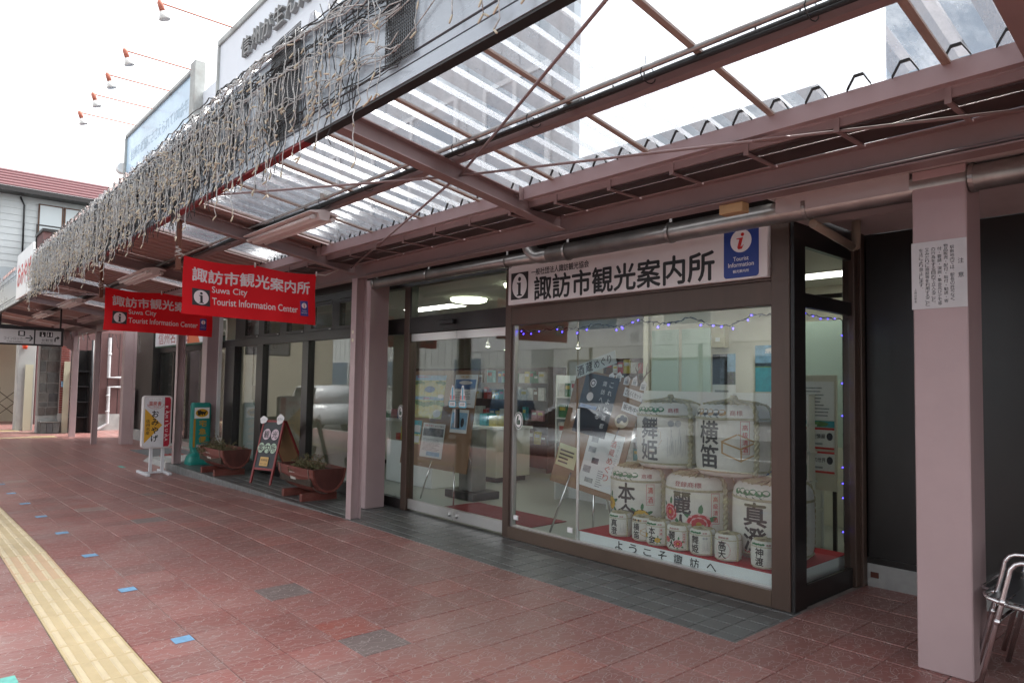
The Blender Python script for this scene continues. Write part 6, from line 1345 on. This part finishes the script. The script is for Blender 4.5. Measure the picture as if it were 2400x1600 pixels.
t = thing('house_downpipe', 'thin black downpipe on the pale clapboard house wall', 'pipe', (-30.97, 3.5, 5.5)); build('pipe', MB().tube([(-30.98, 3.27, 8.1), (-30.98, 3.40, 7.8), (-30.98, 3.42, 5.5)], .03, 8), blackg, t)

# ---------------------------------------------------------------- roof hoardings with lamps
hm1 = mat('hoarding_white', (.66, .70, .76), .5, var=.04, vscale=.8); hm2 = mat('hoarding_blue', (.40, .56, .70), .3, var=.2, vscale=.5, stretch=(1, 1, .2)); gf = mat('hoarding_frame', (.36, .38, .37), .6, var=.2, vscale=2, dirt=.5, dirtcol=(.22, .17, .14), dscale=3); lt = mat('raised_letter', (.26, .265, .265), .5)
hb1 = thing('roof_hoarding', 'white roof hoarding with raised grey Japanese letters in a grey frame', 'billboard', (-9, 4.5, 6)); build('panel', MB().box(-13.72, -4.5, 4.5, 4.62, 5.9, 8.0), hm1, hb1)
build('frame', MB().box(-13.78, -4.4, 4.46, 4.66, 8.001, 8.11, bev=.01).box(-13.80, -13.721, 4.46, 4.66, 5.7, 8.0, bev=.01), gf, hb1)
q = MB()
for k, c in enumerate('信州が生んだ天下の銘'):
    g_ = MB(); text(g_, c, (-12.42 + k * .47, 4.495, 7.28), X_, Z_, w=.40, h=.34)
    q.join(g_); g2 = MB().join(g_); g2.v = [(a, 4.42, c_) for a, b_, c_ in g2.v]; q.join(g2)
    ed = {}
    for f_ in g_.f:
        for a, b_ in zip(f_, f_[1:] + f_[:1]): ed[(a, b_)] = 1
    for (a, b_) in ed:
        if (b_, a) not in ed: q.add([g_.v[a], g_.v[b_], (g_.v[b_][0], 4.42, g_.v[b_][2]), (g_.v[a][0], 4.42, g_.v[a][2])], [(0, 1, 2, 3)])
build('raised_lettering', q, lt, hb1)
q = MB(); disc(q, (-10.9, 4.49, 6.55), X_, -Z_, .30, .30, 24); build('orange_mark', q, mat('mark_orange', (.62, .20, .08), .5), hb1)
hb2 = thing('roof_hoarding', 'pale blue roof hoarding with faint lettering beyond the white hoarding', 'billboard', (-18, 4.5, 6)); build('panel', MB().box(-20.85, -15.30, 4.5, 4.6, 5.9, 8.0), hm2, hb2); build('frame', MB().box(-20.90, -15.25, 4.45, 4.64, 8.001, 8.09, bev=.01).box(-20.95, -20.851, 4.45, 4.64, 5.8, 8.0, bev=.01).box(-15.299, -15.0, 4.42, 4.64, 5.8, 8.16, bev=.01), gf, hb2)
fl = mat('faint_letter', (.36, .48, .58), .5); build('faint_lettering', text(MB(), '信州の老舗にささえられて100余年', (-20.4, 4.497, 7.25), X_, Z_, w=4.8, h=.32), fl, hb2); build('faint_lettering', text(MB(), '諏訪商店街', (-18.5, 4.497, 6.4), X_, Z_, w=2.6, h=.45), fl, hb2)
build('wall_fan', MB().tube([(-21.2, 4.45, 7.2), (-20.96, 4.45, 7.2)], .14, 16), whitep, hb2)
build('roof_gap_panel', MB().box(-14.99, -13.81, 4.6, 4.7, 5.6, 7.5), hm1, label='white panel closing the gap between the two roof hoardings', cat='panel')
lred = mat('lamp_arm_red', (.45, .14, .09), .5); lsh = mat('lamp_shade_white', (.62, .62, .60), .4)
for k, x in enumerate((-13.02, -15.45, -16.96, -18.39, -19.92)):
    t = thing('hoarding_lamp', 'unlit ' + ('floodlight on a red arm over the corner of the white hoarding' if k == 0 else 'floodlight on a thin red arm over the pale blue hoarding'), 'lamp', (x, 4.5, 8.1), group='floodlights over the hoardings' if k else None)
    build('arm', MB().tube([(0, 0, 0), (0, -1.22, -.01), (0, -1.28, .0)], .014, 6), lred, t, local=True)
    d = Vector((.0, .35, -1)).normalized(); c = Vector((0, -1.29, -.02)); build('neck', MB().tube([c + Z_ * .04, c, c + d * .14], [.04, .05, .05], 10), lred, t, local=True); build('head', MB().tube([c + d * .14, c + d * .2, c + d * .27, c + d * .28], [.05, .075, .10, .09], 14), lsh, t, local=True)
# ---------------------------------------------------------------- across the street: what the panes mirror
def car(lab, loc, rz, body_m, prof_, Wd, hood, cab, wheels, roof_w=.78):
    """prof_: side outline (x, z) lower body; cab: outline of the glasshouse; wheels: x positions"""
    t = thing('parked_car', lab, 'car', loc, rz, 'cars parked along the kerb'); h = Wd / 2
    def loft(pts, inset_top, zb, zt, mb, mi=0):
        n = len(pts); V = []
        for s_ in (-1, 1):
            for x, z in pts:
                k = min(1, max(0, (z - zb) / (zt - zb))); V.append((x, s_ * (h - inset_top * k ** 1.5), z))
        mb.add(V, [tuple(range(n)), tuple(range(n, 2 * n))[::-1]] + [(i, n + i, n + (i + 1) % n, (i + 1) % n) for i in range(n)], mi)
    bm = bmesh.new(); q = MB(); loft(prof_, .06, .3, max(z for x, z in prof_), q)
    vs = [bm.verts.new(v) for v in q.v]; [bm.faces.new([vs[i] for i in f]) for f in q.f]; bmesh.ops.recalc_face_normals(bm, faces=bm.faces[:]); bmesh.ops.bevel(bm, geom=bm.edges[:], offset=.05, segments=2, affect='EDGES', clamp_overlap=True); bd = build('body', MB().bm(bm, 0, True), body_m, t, local=True); bm.free()
    bm = bmesh.new(); q = MB(); zb = min(z for x, z in cab); zt = max(z for x, z in cab); loft(cab, .16, zb, zt, q)
    vs = [bm.verts.new(v) for v in q.v]; [bm.faces.new([vs[i] for i in f]) for f in q.f]; bmesh.ops.recalc_face_normals(bm, faces=bm.faces[:]); bmesh.ops.bevel(bm, geom=bm.edges[:], offset=.04, segments=2, affect='EDGES', clamp_overlap=True); build('cabin', MB().bm(bm, 0, True), body_m, t, local=True); bm.free()
    gl_ = mat('car_glass', (.02, .025, .03), .05, spec=.9)
    xs_ = [x for x, z in cab]; (fx, fz), (tx_, tz) = cab[0], cab[1]; (bx, bz), (rx, rz_) = cab[-1], cab[-2]
    # windscreen, rear window, side windows: glass panels just proud of the cabin
    q = MB(); g1 = lambda a, b_, k: a + (b_ - a) * k
    q.add([(g1(fx, tx_, .12) - .012, -(h - .13), g1(fz, tz, .12) + .015), (g1(fx, tx_, .12) - .012, h - .13, g1(fz, tz, .12) + .015), (g1(fx, tx_, .88) - .012, h - .24, g1(fz, tz, .88) + .015), (g1(fx, tx_, .88) - .012, -(h - .24), g1(fz, tz, .88) + .015)], [(0, 3, 2, 1)]); build('windscreen', q, gl_, t, local=True)
    for s_ in (-1, 1):
        for a, b_ in ((.14, .50), (.54, .88)):
            zl, zh = zb + .06, zt - .09; w0, w1 = h - .01 + .012, h - .16 + .03
            x0 = fx + (bx - fx) * a; x1 = fx + (bx - fx) * b_; x2 = min(x1, rx - .05); x3 = max(x0, tx_ + .05)
            q = MB().add([(x0, s_ * w0, zl), (x1, s_ * w0, zl), (x2, s_ * w1, zh), (x3, s_ * w1, zh)], [(0, 1, 2, 3)]); build('side_window', q, gl_, t, local=True)
    for x in wheels:
        for s_ in (-1, 1):
            y = s_ * (h - .10); ty_ = build('wheel', MB().tube([(x, y - .09, .30), (x, y + .12 * s_ if s_ > 0 else y + .09, .30)], .30, 22), rubber, t, local=True)
            build('hubcap', MB().tube([(x, s_ * (h + .022), .30), (x, s_ * (h + .030), .30)], .19, 16), alu, ty_, local=True)
    hz = max(z for x, z in prof_ if x < hood) - .16; x0 = min(x for x, z in prof_)
    for s_ in (-1, 1): build('headlight', MB().box(x0 + .02, x0 + .16, s_ * (h - .1) - .16, s_ * (h - .1) + .07, hz - .08, hz + .06, bev=.02), mat('headlight', (.75, .78, .78), .1), t, local=True)
    build('grille', MB().box(x0 - .012, x0 + .05, -h + .35, h - .35, .36, .52, bev=.01), blackg, t, local=True)
    for s_ in (-1, 1): build('mirror', MB().box(fx + .25, fx + .38, s_ * (h + .06) - .09, s_ * (h + .06) + .09, zb + .02, zb + .17, bev=.02), body_m, t, local=True)
    return t
c_w = mat('car_white', (.72, .75, .78), .2, coat=.6); c_b = mat('car_blue_grey', (.10, .18, .27), .2, coat=.6, metal=.2); c_s = mat('car_silver', (.60, .64, .68), .2, coat=.6, metal=.3)
# nose points to -x in car coordinates
van = [(-1.70, .25), (-1.78, .55), (-1.62, .88), (-.98, 1.00), (1.68, 1.02), (1.74, .6), (1.70, .25)]; vcab = [(-1.02, .98), (-.30, 1.66), (1.45, 1.70), (1.66, 1.0)]
pri = [(-2.2, .22), (-2.28, .52), (-2.05, .74), (-1.25, .92), (1.9, 1.02), (2.15, .98), (2.2, .5), (2.15, .22)]; pcab = [(-1.35, .90), (-.2, 1.44), (.75, 1.46), (2.0, 1.02)]
jim = [(-1.62, .30), (-1.66, .62), (-1.60, .98), (-.72, 1.06), (1.62, 1.08), (1.66, .62), (1.60, .30)]; jcab = [(-.72, 1.05), (-.38, 1.66), (1.50, 1.70), (1.60, 1.06)]
car('blue grey compact van parked across from the entrance', (-17.0, -4.9, -.35), 0, c_b, van, 1.66, -1, vcab, (-1.15, 1.15))
car('silver hatchback parked across from the shop window', (-10.7, -2.75, -.35), 0, c_s, pri, 1.74, -1.2, pcab, (-1.45, 1.25))
car('white boxy off-road car parked across from the left windows', (-24.6, -3.0, -.35), 0, c_w, jim, 1.6, -.8, jcab, (-1.05, 1.05))
# white building opposite
ob = thing('white_building', 'long white ribbed building across the street', 'building', (-25, -14, 0)); wr = mat('white_cladding', (.62, .64, .63), .6, var=.06, vscale=1.2, stretch=(8, 1, .3))
build('wall', MB().box(-62, -24, -16, -13.6, -.4, 7.5), wr, ob); build('roof_edge', MB().box(-62, -23.9, -16, -13.45, 7.501, 7.8), uw, ob)
for k in range(60): build('rib', MB().box(-61.8 + k * .63, -61.72 + k * .63, -13.599, -13.55, 0, 7.5), wr, ob)
for k in range(5):
    w_ = build('window', MB().box(-58 + k * 7, -55.5 + k * 7, -13.54, -13.5, 1.2, 2.9), wf, ob); build('pane', MB().box(-57.9 + k * 7, -55.6 + k * 7, -13.499, -13.49, 1.3, 2.8), MATS['sky_pane'], w_)
ob2 = thing('grey_building', 'pale grey building with wide shop windows across the street', 'building', (-6, -15, 0))
build('wall', MB().box(-23.5, 16, -17, -14.6, -.4, 6.5), mat('opp_wall', (.48, .49, .50), .7, var=.05, vscale=.6), ob2)
for k in range(8):
    x = -22.5 + k * 4.7; w_ = build('shop_window', MB().box(x, x + 3.6, -14.599, -14.55, .2, 2.7), bronze_d, ob2); build('pane', MB().box(x + .1, x + 3.5, -14.549, -14.54, .3, 2.6), MATS['sky_pane'], w_)
    w_ = build('upper_window', MB().box(x + .6, x + 3.0, -14.599, -14.55, 3.9, 5.3), wf, ob2); build('pane', MB().box(x + .7, x + 2.9, -14.549, -14.54, 4.0, 5.2), MATS['sky_pane'], w_)
sh_ = thing('bus_shelter', 'long bus shelter with white fascia board facing the office', 'bus shelter', (-10, -8.5, -.16))
build('fascia', MB().box(-22, -3.5, -8.2, -8.05, 2.75, 3.35, bev=.01), mat('shelter_white', (.66, .67, .68), .5), sh_); build('roof', MB().box(-22, -3.5, -10.2, -8.201, 3.2, 3.34), uw, sh_)
for x in (-21, -16.5, -12, -7.5, -4): build('post', MB().tube([(x, -9.4, -.35), (x, -9.4, 3.2)], .07, 12), uw, sh_)
q = MB()
for k, c in enumerate('上諏訪駅前'): text(q, c, (-11.0 - k * .62, -8.045, 3.02), -X_, Z_, w=.32, h=.32, center=True)
build('lettering', q, greyp, sh_)
